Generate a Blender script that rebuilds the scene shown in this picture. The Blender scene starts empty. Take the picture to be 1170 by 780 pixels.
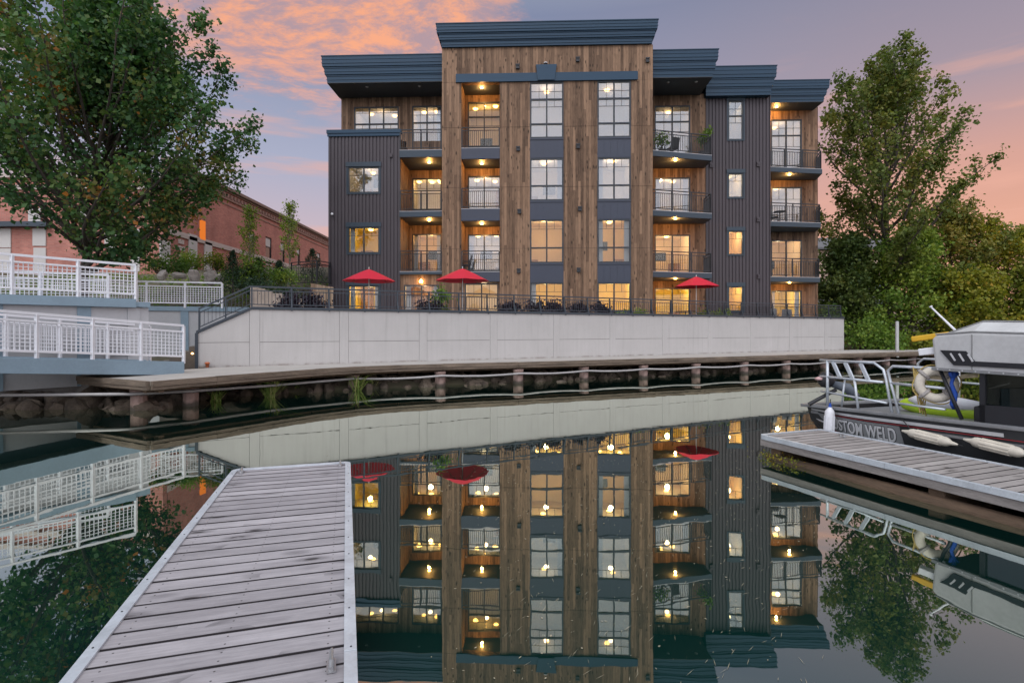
import bpy, bmesh, math, random
import numpy as np
from mathutils import Vector, Matrix, Euler

random.seed(7); rng = np.random.default_rng(7)
SC = bpy.context.scene
COL = SC.collection
R = math.radians
F, CX, HY, CZ = 620.0, 585.0, 377.0, 1.96     # focal length and horizon measured on the 1170-wide photograph; eye height

# ------------------------------------------------------------------ camera
cam = bpy.data.objects.new('camera', bpy.data.cameras.new('camera'))
COL.objects.link(cam); SC.camera = cam
cam.location = (0, 0, CZ); cam.rotation_euler = (R(90), 0, 0)
cam.data.sensor_width = 36; cam.data.lens = 36*F/1170
cam.data.shift_y = -13/1170
cam.data.clip_start = 0.05; cam.data.clip_end = 3000

# ------------------------------------------------------------------ node helpers
class NT:
    def __init__(s, tree):
        s.t = tree; s.n = tree.nodes; s.l = tree.links
    def new(s, typ, **kw):
        n = s.n.new(typ)
        for k, v in kw.items(): setattr(n, k, v)
        return n
    def put(s, sock, v):
        if v is None: return
        if hasattr(v, 'is_linked') or isinstance(v, bpy.types.NodeSocket): s.l.new(v, sock)
        else: sock.default_value = v
    def math(s, op, a, b=None, c=None, clamp=False):
        n = s.new('ShaderNodeMath', operation=op, use_clamp=clamp)
        s.put(n.inputs[0], a); s.put(n.inputs[1], b); s.put(n.inputs[2], c)
        return n.outputs[0]
    def mix(s, f, a, b, mode='MIX'):
        n = s.new('ShaderNodeMix', data_type='RGBA', blend_type=mode)
        s.put(n.inputs[0], f); s.put(n.inputs[6], col4(a)); s.put(n.inputs[7], col4(b))
        return n.outputs[2]
    def smooth(s, v, lo, hi, a=0.0, b=1.0):
        n = s.new('ShaderNodeMapRange', interpolation_type='SMOOTHSTEP')
        s.put(n.inputs[0], v); n.inputs[1].default_value = lo; n.inputs[2].default_value = hi
        n.inputs[3].default_value = a; n.inputs[4].default_value = b
        return n.outputs[0]
    def noise(s, vec, scale, detail=4, rough=.55, dist=0.0, dims='3D'):
        n = s.new('ShaderNodeTexNoise', noise_dimensions=dims)
        if vec is not None: s.l.new(vec, n.inputs['Vector'])
        n.inputs['Scale'].default_value = scale; n.inputs['Detail'].default_value = detail
        n.inputs['Roughness'].default_value = rough; n.inputs['Distortion'].default_value = dist
        return n.outputs[0]
    def ramp(s, f, stops, interp='LINEAR'):
        n = s.new('ShaderNodeValToRGB'); n.color_ramp.interpolation = interp
        e = n.color_ramp.elements
        while len(e) < len(stops): e.new(.5)
        for el, (p, c) in zip(e, stops): el.position = p; el.color = col4(c)
        s.put(n.inputs[0], f); return n.outputs[0]
    def sep(s, v):
        n = s.new('ShaderNodeSeparateXYZ'); s.l.new(v, n.inputs[0]); return n.outputs
    def comb(s, x, y, z):
        n = s.new('ShaderNodeCombineXYZ')
        for i, q in enumerate((x, y, z)): s.put(n.inputs[i], q)
        return n.outputs[0]
    def mapping(s, vec, scale=(1, 1, 1), rot=(0, 0, 0), loc=(0, 0, 0)):
        n = s.new('ShaderNodeMapping'); s.l.new(vec, n.inputs[0])
        n.inputs[1].default_value = loc; n.inputs[2].default_value = rot; n.inputs[3].default_value = scale
        return n.outputs[0]
    def bump(s, h, strength=.3, dist=.02):
        n = s.new('ShaderNodeBump'); n.inputs['Strength'].default_value = strength; n.inputs['Distance'].default_value = dist
        s.l.new(h, n.inputs['Height']); return n.outputs[0]
def col4(c):
    if isinstance(c, (tuple, list)) and len(c) == 3: return (*c, 1)
    return c

# ------------------------------------------------------------------ world: dusk sky with lit clouds
SUN_AZ, SUN_EL = R(200), R(50)       # soft light from behind the camera
w = bpy.data.worlds.new('World'); SC.world = w; w.use_nodes = True
T = NT(w.node_tree); T.n.clear()
out = T.new('ShaderNodeOutputWorld')
d = T.new('ShaderNodeTexCoord').outputs['Generated']
dx, dy, dz = T.sep(d)
zz = T.math('MAXIMUM', dz, 0.0)
left = T.ramp(zz, [(0, (.80, .47, .40)), (.14, (.66, .50, .54)), (.28, (.43, .45, .59)), (.50, (.22, .27, .42)), (.66, (.52, .55, .60)), (1, (.60, .62, .66))])
right = T.ramp(zz, [(0, (.80, .38, .25)), (.13, (.86, .42, .28)), (.235, (.74, .39, .31)), (.345, (.42, .33, .38)), (.50, (.27, .265, .36)), (.66, (.52, .54, .58)), (1, (.60, .62, .66))])
az = T.math('DIVIDE', dx, T.math('ADD', T.math('ABSOLUTE', dy), .05))
base = T.mix(T.smooth(az, -.35, .75), left, right)
zp = T.math('ADD', zz, .12)
pv = T.comb(T.math('DIVIDE', dx, zp), T.math('DIVIDE', dy, zp), 0.0)
warp = T.new('ShaderNodeTexNoise'); T.l.new(pv, warp.inputs['Vector']); warp.inputs['Scale'].default_value = 1.3; warp.inputs['Detail'].default_value = 3
wv = T.new('ShaderNodeVectorMath', operation='MULTIPLY_ADD')
T.l.new(warp.outputs['Color'], wv.inputs[0]); wv.inputs[1].default_value = (.30, .30, 0); T.l.new(pv, wv.inputs[2])
c1 = T.noise(T.mapping(wv.outputs[0], (1.0, 1.5, 1), (0, 0, R(24))), 1.9, 9, .62)
c2 = T.noise(T.mapping(wv.outputs[0], (2.0, 3.4, 1), (0, 0, R(28))), 4.2, 9, .70)
cf = T.math('ADD', T.math('MULTIPLY', c1, .62), T.math('MULTIPLY', c2, .5))
mz = T.math('MULTIPLY', T.smooth(zz, .30, .45), T.smooth(zz, .56, .70, 1, 0))
ma = T.math('MULTIPLY', T.smooth(az, -.85, -.45), T.smooth(az, -.10, .10, 1, 0))
mask = T.math('MULTIPLY', mz, ma)
thr = T.math('SUBTRACT', T.math('ADD', cf, T.math('MULTIPLY', mask, .34)), .62)
cl = T.smooth(thr, 0.0, .17)
cl = T.math('MULTIPLY', cl, T.math('ADD', T.math('MULTIPLY', mask, .92), .03))
texv = T.smooth(c2, .38, .64)
ccol = T.mix(texv, (.50, .34, .37), (1.06, .45, .24))
sky = T.mix(cl, base, ccol)
# low streaks near the horizon
c3 = T.noise(T.mapping(d, (1.6, 1.6, 14)), 2.2, 5, .55)
st = T.math('MULTIPLY', T.smooth(c3, .50, .70), T.smooth(zz, .05, .16))
st = T.math('MULTIPLY', st, T.smooth(zz, .30, .45, .55, 0))
sky = T.mix(st, sky, (.90, .46, .34))
# the afterglow: the half of the sky behind the camera is the brighter one
glow = T.smooth(dy, .25, -.55, 1.0, 2.6)
gb = T.new('ShaderNodeVectorMath', operation='SCALE'); T.l.new(sky, gb.inputs[0]); T.l.new(glow, gb.inputs['Scale'])
behind = T.mix(T.smooth(dy, .15, -.5, 0, .85), gb.outputs[0], (1.62, 1.66, 1.78))
bg1 = T.new('ShaderNodeBackground'); T.l.new(behind, bg1.inputs[0]); bg1.inputs[1].default_value = 0.93
nish = T.new('ShaderNodeTexSky', sky_type='NISHITA'); nish.sun_disc = False
nish.sun_elevation = SUN_EL; nish.sun_rotation = SUN_AZ
bg2 = T.new('ShaderNodeBackground'); T.l.new(nish.outputs[0], bg2.inputs[0]); bg2.inputs[1].default_value = 0.006
add = T.new('ShaderNodeAddShader'); T.l.new(bg1.outputs[0], add.inputs[0]); T.l.new(bg2.outputs[0], add.inputs[1])
T.l.new(add.outputs[0], out.inputs[0])

sun = bpy.data.objects.new('sun', bpy.data.lights.new('sun', 'SUN')); COL.objects.link(sun)
sun.data.energy = 0.9; sun.data.angle = R(26); sun.data.color = (1, .96, .92)
sv = Vector((math.sin(SUN_AZ)*math.cos(SUN_EL), math.cos(SUN_AZ)*math.cos(SUN_EL), math.sin(SUN_EL)))
sun.rotation_euler = sv.to_track_quat('Z', 'Y').to_euler()

SC.view_settings.view_transform = 'Standard'; SC.view_settings.look = 'None'
SC.view_settings.gamma = 1; SC.view_settings.use_curve_mapping = False
SC.view_settings.exposure = 0.0
SC.cycles.max_bounces = 8; SC.cycles.transparent_max_bounces = 12; SC.cycles.glossy_bounces = 4
SC.cycles.diffuse_bounces = 3; SC.cycles.transmission_bounces = 4
SC.cycles.sample_clamp_indirect = 4.0; SC.cycles.caustics_reflective = False; SC.cycles.caustics_refractive = False
SC.cycles.use_denoising = True

# ------------------------------------------------------------------ materials
def new_mat(name):
    m = bpy.data.materials.new(name); m.use_nodes = True
    t = NT(m.node_tree); t.n.clear()
    o = t.new('ShaderNodeOutputMaterial'); p = t.new('ShaderNodeBsdfPrincipled')
    t.l.new(p.outputs[0], o.inputs[0])
    return m, t, p, o
def plain(name, c, rough=.6, metal=0.0, var=.18, scale=3.0, bump=.0, bscale=40, stretch=(1, 1, 1), spec=.5):
    m, t, p, o = new_mat(name)
    oc = t.new('ShaderNodeTexCoord').outputs['Object']
    v = t.mapping(oc, stretch)
    n1 = t.noise(v, scale, 6, .6); n2 = t.noise(v, scale*9, 3, .6)
    f = t.math('ADD', t.math('MULTIPLY', n1, .65), t.math('MULTIPLY', n2, .35))
    a = tuple(x*(1-var*1.6) for x in c); b = tuple(min(1, x*(1+var*1.6)) for x in c)
    t.l.new(t.ramp(f, [(.25, a), (.75, b)]), p.inputs['Base Color'])
    t.l.new(t.math('ADD', t.math('MULTIPLY', n1, .25), rough-.12), p.inputs['Roughness'])
    p.inputs['Metallic'].default_value = metal; p.inputs['Specular IOR Level'].default_value = spec
    if bump: t.l.new(t.bump(t.noise(v, bscale, 5, .6), bump, .02), p.inputs['Normal'])
    return m
def board_mat(name, lo, hi, pitch, along='Z', knots=True, gapdark=.35, rough=.75, fine=1.0):
    """Boards laid side by side: each board its own tone, grain running along it, knots, dark joints."""
    m, t, p, o = new_mat(name)
    oc = t.new('ShaderNodeTexCoord').outputs['Object']
    x, y, z = t.sep(oc)
    if along == 'Z': a, l = t.math('ADD', x, y), z
    elif along == 'X': a, l = y, x
    else: a, l = x, y
    q = t.math('DIVIDE', a, pitch); fl = t.math('FLOOR', q); fr = t.math('SUBTRACT', q, fl)
    wn = t.new('ShaderNodeTexWhiteNoise', noise_dimensions='2D')
    seg = t.math('FLOOR', t.math('DIVIDE', t.math('ADD', l, t.math('MULTIPLY', fl, 1.37)), 3.2))
    t.l.new(t.comb(fl, seg, 0.0), wn.inputs['Vector'])
    tone = wn.outputs['Value']
    gv = t.comb(t.math('MULTIPLY', a, 22*fine), t.math('MULTIPLY', l, 1.3*fine), t.math('MULTIPLY', fl, 7.3))
    grain = t.noise(gv, 1.6, 7, .66, .6)
    blot = t.noise(t.comb(t.math('MULTIPLY', a, 3.0), t.math('MULTIPLY', l, 1.1), 0.0), 1.3, 4, .6)
    f = t.math('ADD', t.math('ADD', t.math('MULTIPLY', tone, .40), t.math('MULTIPLY', grain, .80)), t.math('MULTIPLY', blot, .22))
    c = t.ramp(f, [(.42, lo), (.72, tuple((i+j)/2 for i, j in zip(lo, hi))), (1.05, hi)])
    if knots:
        vo = t.new('ShaderNodeTexVoronoi', feature='F1'); vo.inputs['Scale'].default_value = 1.0
        t.l.new(t.comb(t.math('MULTIPLY', a, 6.0), t.math('MULTIPLY', l, 2.1), t.math('MULTIPLY', fl, 3.1)), vo.inputs['Vector'])
        kn_ = t.noise(t.comb(t.math('MULTIPLY', a, 2.0), t.math('MULTIPLY', l, .55), 3.0), 1.4, 2)
        kf = t.math('MULTIPLY', t.smooth(vo.outputs['Distance'], .06, .30, .95, 0), t.smooth(kn_, .38, .56, .15, 1))
        c = t.mix(kf, c, tuple(i*.16 for i in lo))
    e = t.math('MINIMUM', fr, t.math('SUBTRACT', 1.0, fr))
    gap = t.smooth(e, .015, .06, 1-gapdark, 0)
    c = t.mix(gap, c, tuple(i*.3 for i in lo))
    t.l.new(c, p.inputs['Base Color']); p.inputs['Roughness'].default_value = rough
    p.inputs['Specular IOR Level'].default_value = .3
    h = t.math('SUBTRACT', t.math('MULTIPLY', grain, .5), t.math('MULTIPLY', gap, 1.0))
    t.l.new(t.bump(h, .45, .012), p.inputs['Normal'])
    return m
def emit(name, c, s):
    m = bpy.data.materials.new(name); m.use_nodes = True
    t = NT(m.node_tree); t.n.clear(); o = t.new('ShaderNodeOutputMaterial'); e = t.new('ShaderNodeEmission')
    e.inputs[0].default_value = col4(c); e.inputs[1].default_value = s; t.l.new(e.outputs[0], o.inputs[0]); return m
def glass_mat(name, refl=.13, tint=(.93, .95, .95), ior=1.55):
    m = bpy.data.materials.new(name); m.use_nodes = True
    t = NT(m.node_tree); t.n.clear(); o = t.new('ShaderNodeOutputMaterial')
    tr = t.new('ShaderNodeBsdfTransparent'); tr.inputs[0].default_value = col4(tint)
    g = t.new('ShaderNodeBsdfGlossy'); g.inputs['Roughness'].default_value = 0.0; g.inputs[0].default_value = (.95, .97, 1, 1)
    oc = t.new('ShaderNodeTexCoord').outputs['Object']
    g.inputs['Normal'].default_value = (0, 0, 0)
    t.l.new(t.bump(t.noise(oc, .9, 2, .5), .05, .05), g.inputs['Normal'])
    fr = t.new('ShaderNodeFresnel'); fr.inputs[0].default_value = ior
    mx = t.new('ShaderNodeMixShader'); t.l.new(t.math('ADD', fr.outputs[0], refl, clamp=True), mx.inputs[0])
    t.l.new(tr.outputs[0], mx.inputs[1]); t.l.new(g.outputs[0], mx.inputs[2]); t.l.new(mx.outputs[0], o.inputs[0])
    return m
def leaf_mat(name, stops, trans=.35):
    m = bpy.data.materials.new(name); m.use_nodes = True
    t = NT(m.node_tree); t.n.clear(); o = t.new('ShaderNodeOutputMaterial')
    at = t.new('ShaderNodeAttribute'); at.attribute_name = 'tone'
    c = t.ramp(at.outputs['Fac'], stops)
    p = t.new('ShaderNodeBsdfPrincipled'); t.l.new(c, p.inputs['Base Color']); p.inputs['Roughness'].default_value = .55
    p.inputs['Specular IOR Level'].default_value = .35
    tl = t.new('ShaderNodeBsdfTranslucent'); t.l.new(t.mix(1.0, c, (1.0, 1.15, .6), 'MULTIPLY'), tl.inputs[0])
    mx = t.new('ShaderNodeMixShader'); mx.inputs[0].default_value = trans
    t.l.new(p.outputs[0], mx.inputs[1]); t.l.new(tl.outputs[0], mx.inputs[2]); t.l.new(mx.outputs[0], o.inputs[0])
    return m
def brick_mat(name):
    m, t, p, o = new_mat(name)
    oc = t.new('ShaderNodeTexCoord').outputs['Object']; x, y, z = t.sep(oc)
    b = t.new('ShaderNodeTexBrick'); t.l.new(t.comb(t.math('ADD', x, y), z, 0.0), b.inputs['Vector'])
    b.inputs['Color1'].default_value = (.42, .150, .118, 1); b.inputs['Color2'].default_value = (.53, .215, .172, 1)
    b.inputs['Mortar'].default_value = (.36, .27, .24, 1); b.inputs['Scale'].default_value = 1
    b.inputs['Brick Width'].default_value = .26; b.inputs['Row Height'].default_value = .085; b.inputs['Mortar Size'].default_value = .008
    n = t.noise(oc, .7, 5, .6)
    t.l.new(t.mix(.5, b.outputs[0], t.ramp(n, [(.3, (.55, .5, .5)), (.7, (1.2, 1.15, 1.1))]), 'MULTIPLY'), p.inputs['Base Color'])
    p.inputs['Roughness'].default_value = .9
    return m
def plank_dock_mat(name, lo, hi):
    m, t, p, o = new_mat(name)
    oc = t.new('ShaderNodeTexCoord').outputs['Object']; x, y, z = t.sep(oc)
    fl = t.math('FLOOR', t.math('DIVIDE', y, .145))
    wn = t.new('ShaderNodeTexWhiteNoise', noise_dimensions='1D'); t.l.new(fl, wn.inputs['W'])
    gv = t.comb(t.math('MULTIPLY', x, 1.6), t.math('MULTIPLY', y, 34), t.math('MULTIPLY', fl, 5.7))
    grain = t.noise(gv, 1.7, 8, .68, .5)
    blot = t.noise(t.comb(t.math('MULTIPLY', x, 1.0), t.math('MULTIPLY', y, 2.2), fl), 3.2, 5, .65)
    f = t.math('ADD', t.math('ADD', t.math('MULTIPLY', wn.outputs['Value'], .22), t.math('MULTIPLY', grain, .55)), t.math('MULTIPLY', blot, .45))
    c = t.ramp(f, [(.30, lo), (.62, tuple((i+j)/2 for i, j in zip(lo, hi))), (.9, hi)])
    vo = t.new('ShaderNodeTexVoronoi', feature='F1'); vo.inputs['Scale'].default_value = 1
    t.l.new(t.comb(t.math('MULTIPLY', x, 2.3), t.math('MULTIPLY', y, 6.5), t.math('MULTIPLY', fl, 1.9)), vo.inputs['Vector'])
    hole = vo.outputs['Distance']
    kf = t.math('MULTIPLY', t.smooth(hole, .08, .16, .85, 0), t.math('GREATER_THAN', t.noise(oc, 1.9, 2), .49))
    ring = t.math('MULTIPLY', t.smooth(hole, .16, .34, .45, 0), t.math('GREATER_THAN', t.noise(oc, 1.9, 2), .47))
    c = t.mix(ring, c, tuple(i*.55 for i in lo)); c = t.mix(kf, c, (.03, .026, .026))
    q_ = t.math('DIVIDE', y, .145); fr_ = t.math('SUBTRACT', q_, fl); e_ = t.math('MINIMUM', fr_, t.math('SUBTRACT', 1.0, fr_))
    c = t.mix(t.smooth(e_, .045, .095, .97, 0), c, (.022, .019, .022))  # shade inside the plank gaps, darkened into the colour beside each joint
    sx = t.math('MINIMUM', t.math('ABSOLUTE', t.math('SUBTRACT', x, .115)), t.math('MINIMUM', t.math('ABSOLUTE', t.math('SUBTRACT', x, .60)), t.math('ABSOLUTE', t.math('SUBTRACT', x, 1.075))))
    sy = t.math('MULTIPLY', t.math('ABSOLUTE', t.math('SUBTRACT', t.math('ABSOLUTE', t.math('SUBTRACT', fr_, .5)), .24)), .145)
    sd = t.math('SQRT', t.math('ADD', t.math('MULTIPLY', sx, sx), t.math('MULTIPLY', sy, sy)))
    c = t.mix(t.smooth(sd, .0035, .0065, .85, 0), c, (.04, .035, .035))
    t.l.new(c, p.inputs['Base Color']); p.inputs['Roughness'].default_value = .82; p.inputs['Specular IOR Level'].default_value = .25
    t.l.new(t.bump(t.math('SUBTRACT', grain, t.math('MULTIPLY', kf, .6)), .5, .006), p.inputs['Normal'])
    return m

M = {}
M['wood'] = board_mat('cedar boards', (.068, .040, .026), (.325, .204, .130), .135)
M['woodside'] = M['wood']
M['corr'] = plain('corrugated steel', (.052, .043, .052), .5, .15, .08, 1.2)
M['navy'] = plain('navy panel', (.036, .044, .070), .5, .1, .08, 1.0)
M['cornice'] = plain('blue cornice steel', (.008, .036, .072), .40, .25, .10, .8, stretch=(.2, 1, 4))
M['trim'] = plain('slate trim', (.026, .042, .062), .42, .2, .08, 2)
M['frame'] = plain('window frame', (.022, .030, .042), .42, .1, .06, 2)
M['soffit'] = plain('dark soffit', (.028, .035, .045), .6, 0, .12, 2)
M['deckedge'] = plain('pale deck edge', (.36, .36, .38), .6, 0, .1, 3)
M['roof'] = plain('roof membrane', (.12, .12, .13), .9, 0, .15, 1)
M['black'] = plain('black metal', (.018, .020, .026), .45, .2, .08, 4)
M['railmetal'] = plain('terrace railing metal', (.030, .040, .055), .45, .2, .08, 4)
M['room'] = plain('warm plaster', (.78, .68, .52), .9, 0, .04, 1)
M['roomamber'] = plain('amber lamplit plaster', (.80, .60, .17), .9, 0, .05, 1)  # amber of the lamplight is put into the wall colour
M['roomgold'] = plain('gold lamplit plaster', (.80, .60, .36), .9, 0, .04, 1)  # golden lamplight tint carried by the wall colour
M['roomw'] = plain('pale plaster', (.80, .77, .74), .9, 0, .04, 1)
M['cabinet'] = plain('kitchen cabinet', (.32, .17, .08), .5, 0, .1, 2)
M['blind'] = plain('white blind', (.75, .74, .74), .8, 0, .04, 1)
M['lamp'] = emit('lit lamp glass', (1, .50, .12), 34)
M['lampsoft'] = emit('lit ceiling lamp', (1, .52, .12), 13)
M['glass'] = glass_mat('window glass', .0, ior=1.5)
M['glasstop'] = glass_mat('upper window glass', .13, (.80, .82, .84))
M['glassdark'] = glass_mat('tinted glass', .06, (.13, .15, .16))
M['wall'] = None
M['white'] = plain('white paint', (.72, .74, .79), .45, 0, .07, 3)
M['bluebeam'] = plain('blue grey paint', (.20, .285, .355), .55, 0, .10, 2)
M['greyside'] = plain('pale grey siding', (.42, .43, .45), .7, 0, .07, 1.5)
M['conc'] = plain('old concrete', (.16, .15, .14), .9, 0, .25, 1.2, .3, 14)
M['path'] = plain('concrete slab', (.40, .38, .36), .85, 0, .14, 1.2, .15, 20)
M['oldwood'] = plain('weathered timber', (.17, .132, .10), .85, 0, .56, 2.5, .6, 26, stretch=(.5, .5, 6))
M['greyjoist'] = plain('grey timber joist', (.25, .23, .22), .85, 0, .35, 3, .4, 26, stretch=(6, .6, 6))
M['piling'] = plain('pink concrete piling', (.30, .205, .18), .85, 0, .35, 3.5, .4, 16)
M['pipe'] = plain('grey pipe', (.36, .35, .35), .5, .1, .12, 3)
M['rock'] = plain('wet rock', (.085, .066, .050), .85, 0, .55, 2.6, 1.0, 9)
M['boulder'] = plain('pale boulder', (.42, .38, .35), .9, 0, .3, 2, .6, 6)
M['brick'] = brick_mat('red brick')
M['stone'] = plain('pale stone trim', (.50, .43, .40), .85, 0, .1, 2)
M['panel'] = plain('blanked window panel', (.55, .53, .52), .8, 0, .06, 1)
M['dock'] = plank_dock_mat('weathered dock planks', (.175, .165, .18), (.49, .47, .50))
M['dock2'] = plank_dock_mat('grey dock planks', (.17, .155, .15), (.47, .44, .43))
M['alu'] = plain('worn aluminium trim', (.55, .60, .66), .42, .35, .16, 5, .1, 60)
M['steel'] = plain('galvanised steel', (.40, .41, .43), .4, .6, .15, 6)
M['log'] = plain('soaked log', (.11, .072, .046), .8, 0, .42, 2.2, .6, 18, stretch=(4, .5, 4))
M['moss'] = plain('algae', (.16, .13, .03), .9, 0, .4, 8)
M['red'] = plain('red canvas', (.50, .008, .034), .75, 0, .06, 3)
M['bark'] = plain('bark', (.070, .058, .050), .95, 0, .3, 4, .8, 18, stretch=(3, 3, .7))
M['barkpale'] = plain('pale bark', (.24, .20, .16), .9, 0, .25, 4)
M['leafmaple'] = leaf_mat('maple leaves', [(0, (.028, .080, .042)), (.4, (.068, .160, .052)), (.72, (.15, .20, .050)), (.86, (.22, .15, .05)), (1, (.46, .17, .028))])
M['leafpoplar'] = leaf_mat('poplar leaves', [(0, (.055, .10, .028)), (.5, (.145, .185, .042)), (.85, (.26, .23, .05)), (1, (.35, .24, .045))])
M['leafyellow'] = leaf_mat('yellowing leaves', [(0, (.075, .12, .018)), (.5, (.185, .215, .026)), (.85, (.32, .28, .026)), (1, (.40, .25, .024))])
M['leafgreen'] = leaf_mat('green shrub leaves', [(0, (.055, .12, .024)), (.5, (.145, .245, .038)), (1, (.29, .34, .05))])
M['leafdark'] = leaf_mat('dark conifer needles', [(0, (.010, .030, .016)), (.6, (.022, .055, .026)), (1, (.05, .085, .03))], .15)
M['leafplum'] = leaf_mat('plum foliage', [(0, (.018, .012, .022)), (.7, (.04, .028, .045)), (1, (.08, .06, .07))], .1)
M['reed'] = leaf_mat('reed blades', [(0, (.16, .26, .05)), (.6, (.30, .40, .11)), (1, (.50, .46, .20))], .3)
M['soil'] = plain('soil and scrub', (.095, .085, .055), .95, 0, .45, .35, .6, 3)
M['timber'] = board_mat('new timber fence', (.22, .15, .10), (.50, .40, .30), .14)
M['hull'] = plain('charcoal hull', (.035, .037, .042), .35, .15, .12, 3)
M['hullgrey'] = plain('grey hull metal', (.25, .26, .275), .4, .3, .15, 4)
M['softtop'] = plain('grey boat top', (.52, .53, .54), .7, 0, .12, 2, .1, 30)
M['greyseam'] = plain('canvas seam', (.26, .265, .27), .8)
M['rubber'] = plain('dark rubber', (.02, .02, .024), .6, 0, .1, 4)
M['fender'] = plain('worn white fender', (.62, .58, .50), .6, 0, .14, 6)
M['rope'] = plain('yellow rope', (.45, .34, .12), .9, 0, .2, 20)
M['blue'] = plain('blue cloth', (.015, .07, .36), .8, 0, .15, 8)
M['yellow'] = plain('yellow paint', (.62, .36, .012), .5, 0, .1, 4)
M['lime'] = plain('lime plastic', (.40, .60, .03), .45, 0, .06, 3)
M['redline'] = plain('red pinstripe', (.35, .02, .03), .5, 0, .06, 3)
M['letter'] = plain('silver lettering', (.56, .57, .60), .4, .2, .08, 6)
M['vanwhite'] = plain('van paint', (.55, .60, .66), .35, 0, .05, 1)
M['pot'] = plain('dark planter', (.05, .048, .05), .7, 0, .15, 4)
M['beige'] = plain('pale house siding', (.55, .40, .32), .8, 0, .08, 2)
M['grassmat'] = M['soil']

def wall_mat():
    m, t, p, o = new_mat('grey painted concrete')
    oc = t.new('ShaderNodeTexCoord').outputs['Object']; x, y, z = t.sep(oc)
    n = t.noise(oc, .9, 6, .6); n2 = t.noise(t.mapping(oc, (6, 6, .5)), 1.3, 5, .6); n3 = t.noise(oc, 40, 3)
    f = t.math('ADD', t.math('ADD', t.math('MULTIPLY', n, .5), t.math('MULTIPLY', n2, .3)), t.math('MULTIPLY', n3, .2))
    c = t.ramp(f, [(.25, (.395, .385, .38)), (.75, (.50, .49, .485))])
    run = t.noise(t.mapping(oc, (3.2, 3.2, .16)), 1.6, 6, .65); c = t.mix(t.math('MULTIPLY', t.smooth(run, .52, .75), .30), c, (.26, .25, .245))
    spot = t.noise(oc, 2.4, 7, .7); c = t.mix(t.math('MULTIPLY', t.smooth(spot, .60, .70), .22), c, (.30, .28, .26))
    foot = t.math('MULTIPLY', t.smooth(z, 0.0, .09, .8, 0), t.smooth(t.noise(oc, 1.7, 5, .65), .40, .60))
    c = t.mix(foot, c, (.20, .165, .14))
    t.l.new(c, p.inputs['Base Color']); p.inputs['Roughness'].default_value = .75
    t.l.new(t.bump(n3, .12, .01), p.inputs['Normal'])
    return m
M['wall'] = wall_mat()

def piling_mat():
    m, t, p, o = new_mat('tide marked piling')
    oc = t.new('ShaderNodeTexCoord').outputs['Object']; x, y, z = t.sep(oc)
    n = t.noise(oc, 3.2, 6, .65); n2 = t.noise(oc, 11, 4, .6)
    c = t.ramp(t.math('ADD', t.math('MULTIPLY', n, .6), t.math('MULTIPLY', n2, .4)), [(.3, (.20, .13, .11)), (.7, (.40, .29, .26))])
    zt_ = t.math('ADD', z, t.math('MULTIPLY', n, .25))
    c = t.mix(t.smooth(zt_, -.62, -.48, .9, 0), c, (.045, .042, .032))
    c = t.mix(t.math('MULTIPLY', t.smooth(n2, .56, .66), .6), c, (.06, .045, .04))
    t.l.new(c, p.inputs['Base Color']); p.inputs['Roughness'].default_value = .85
    t.l.new(t.bump(n2, .5, .02), p.inputs['Normal']); return m
M['piling'] = piling_mat()
def water_mat():
    m = bpy.data.materials.new('river water'); m.use_nodes = True
    t = NT(m.node_tree); t.n.clear(); o = t.new('ShaderNodeOutputMaterial')
    oc = t.new('ShaderNodeTexCoord').outputs['Object']
    p = t.new('ShaderNodeBsdfDiffuse'); p.inputs[0].default_value = (.003, .024, .020, 1)
    g = t.new('ShaderNodeBsdfGlossy'); g.inputs['Roughness'].default_value = .012; g.inputs[0].default_value = (.90, .95, .84, 1)
    n1 = t.noise(t.mapping(oc, (1, 1, 1), (0, 0, R(30))), .9, 3, .5)
    n2 = t.noise(oc, 5.0, 2, .5)
    h = t.math('ADD', t.math('MULTIPLY', n1, 1.0), t.math('MULTIPLY', n2, .06))
    b = t.bump(h, .013, .12); t.l.new(b, g.inputs['Normal'])
    lw = t.new('ShaderNodeLayerWeight'); lw.inputs[0].default_value = .5
    fac = t.ramp(lw.outputs['Facing'], [(0, (.10,)*3), (.40, (.29,)*3), (.55, (.42,)*3), (.80, (.82,)*3), (1, (.97,)*3)])
    mx = t.new('ShaderNodeMixShader'); t.l.new(fac, mx.inputs[0])
    t.l.new(p.outputs[0], mx.inputs[1]); t.l.new(g.outputs[0], mx.inputs[2]); t.l.new(mx.outputs[0], o.inputs[0])
    return m
M['water'] = water_mat()

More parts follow.
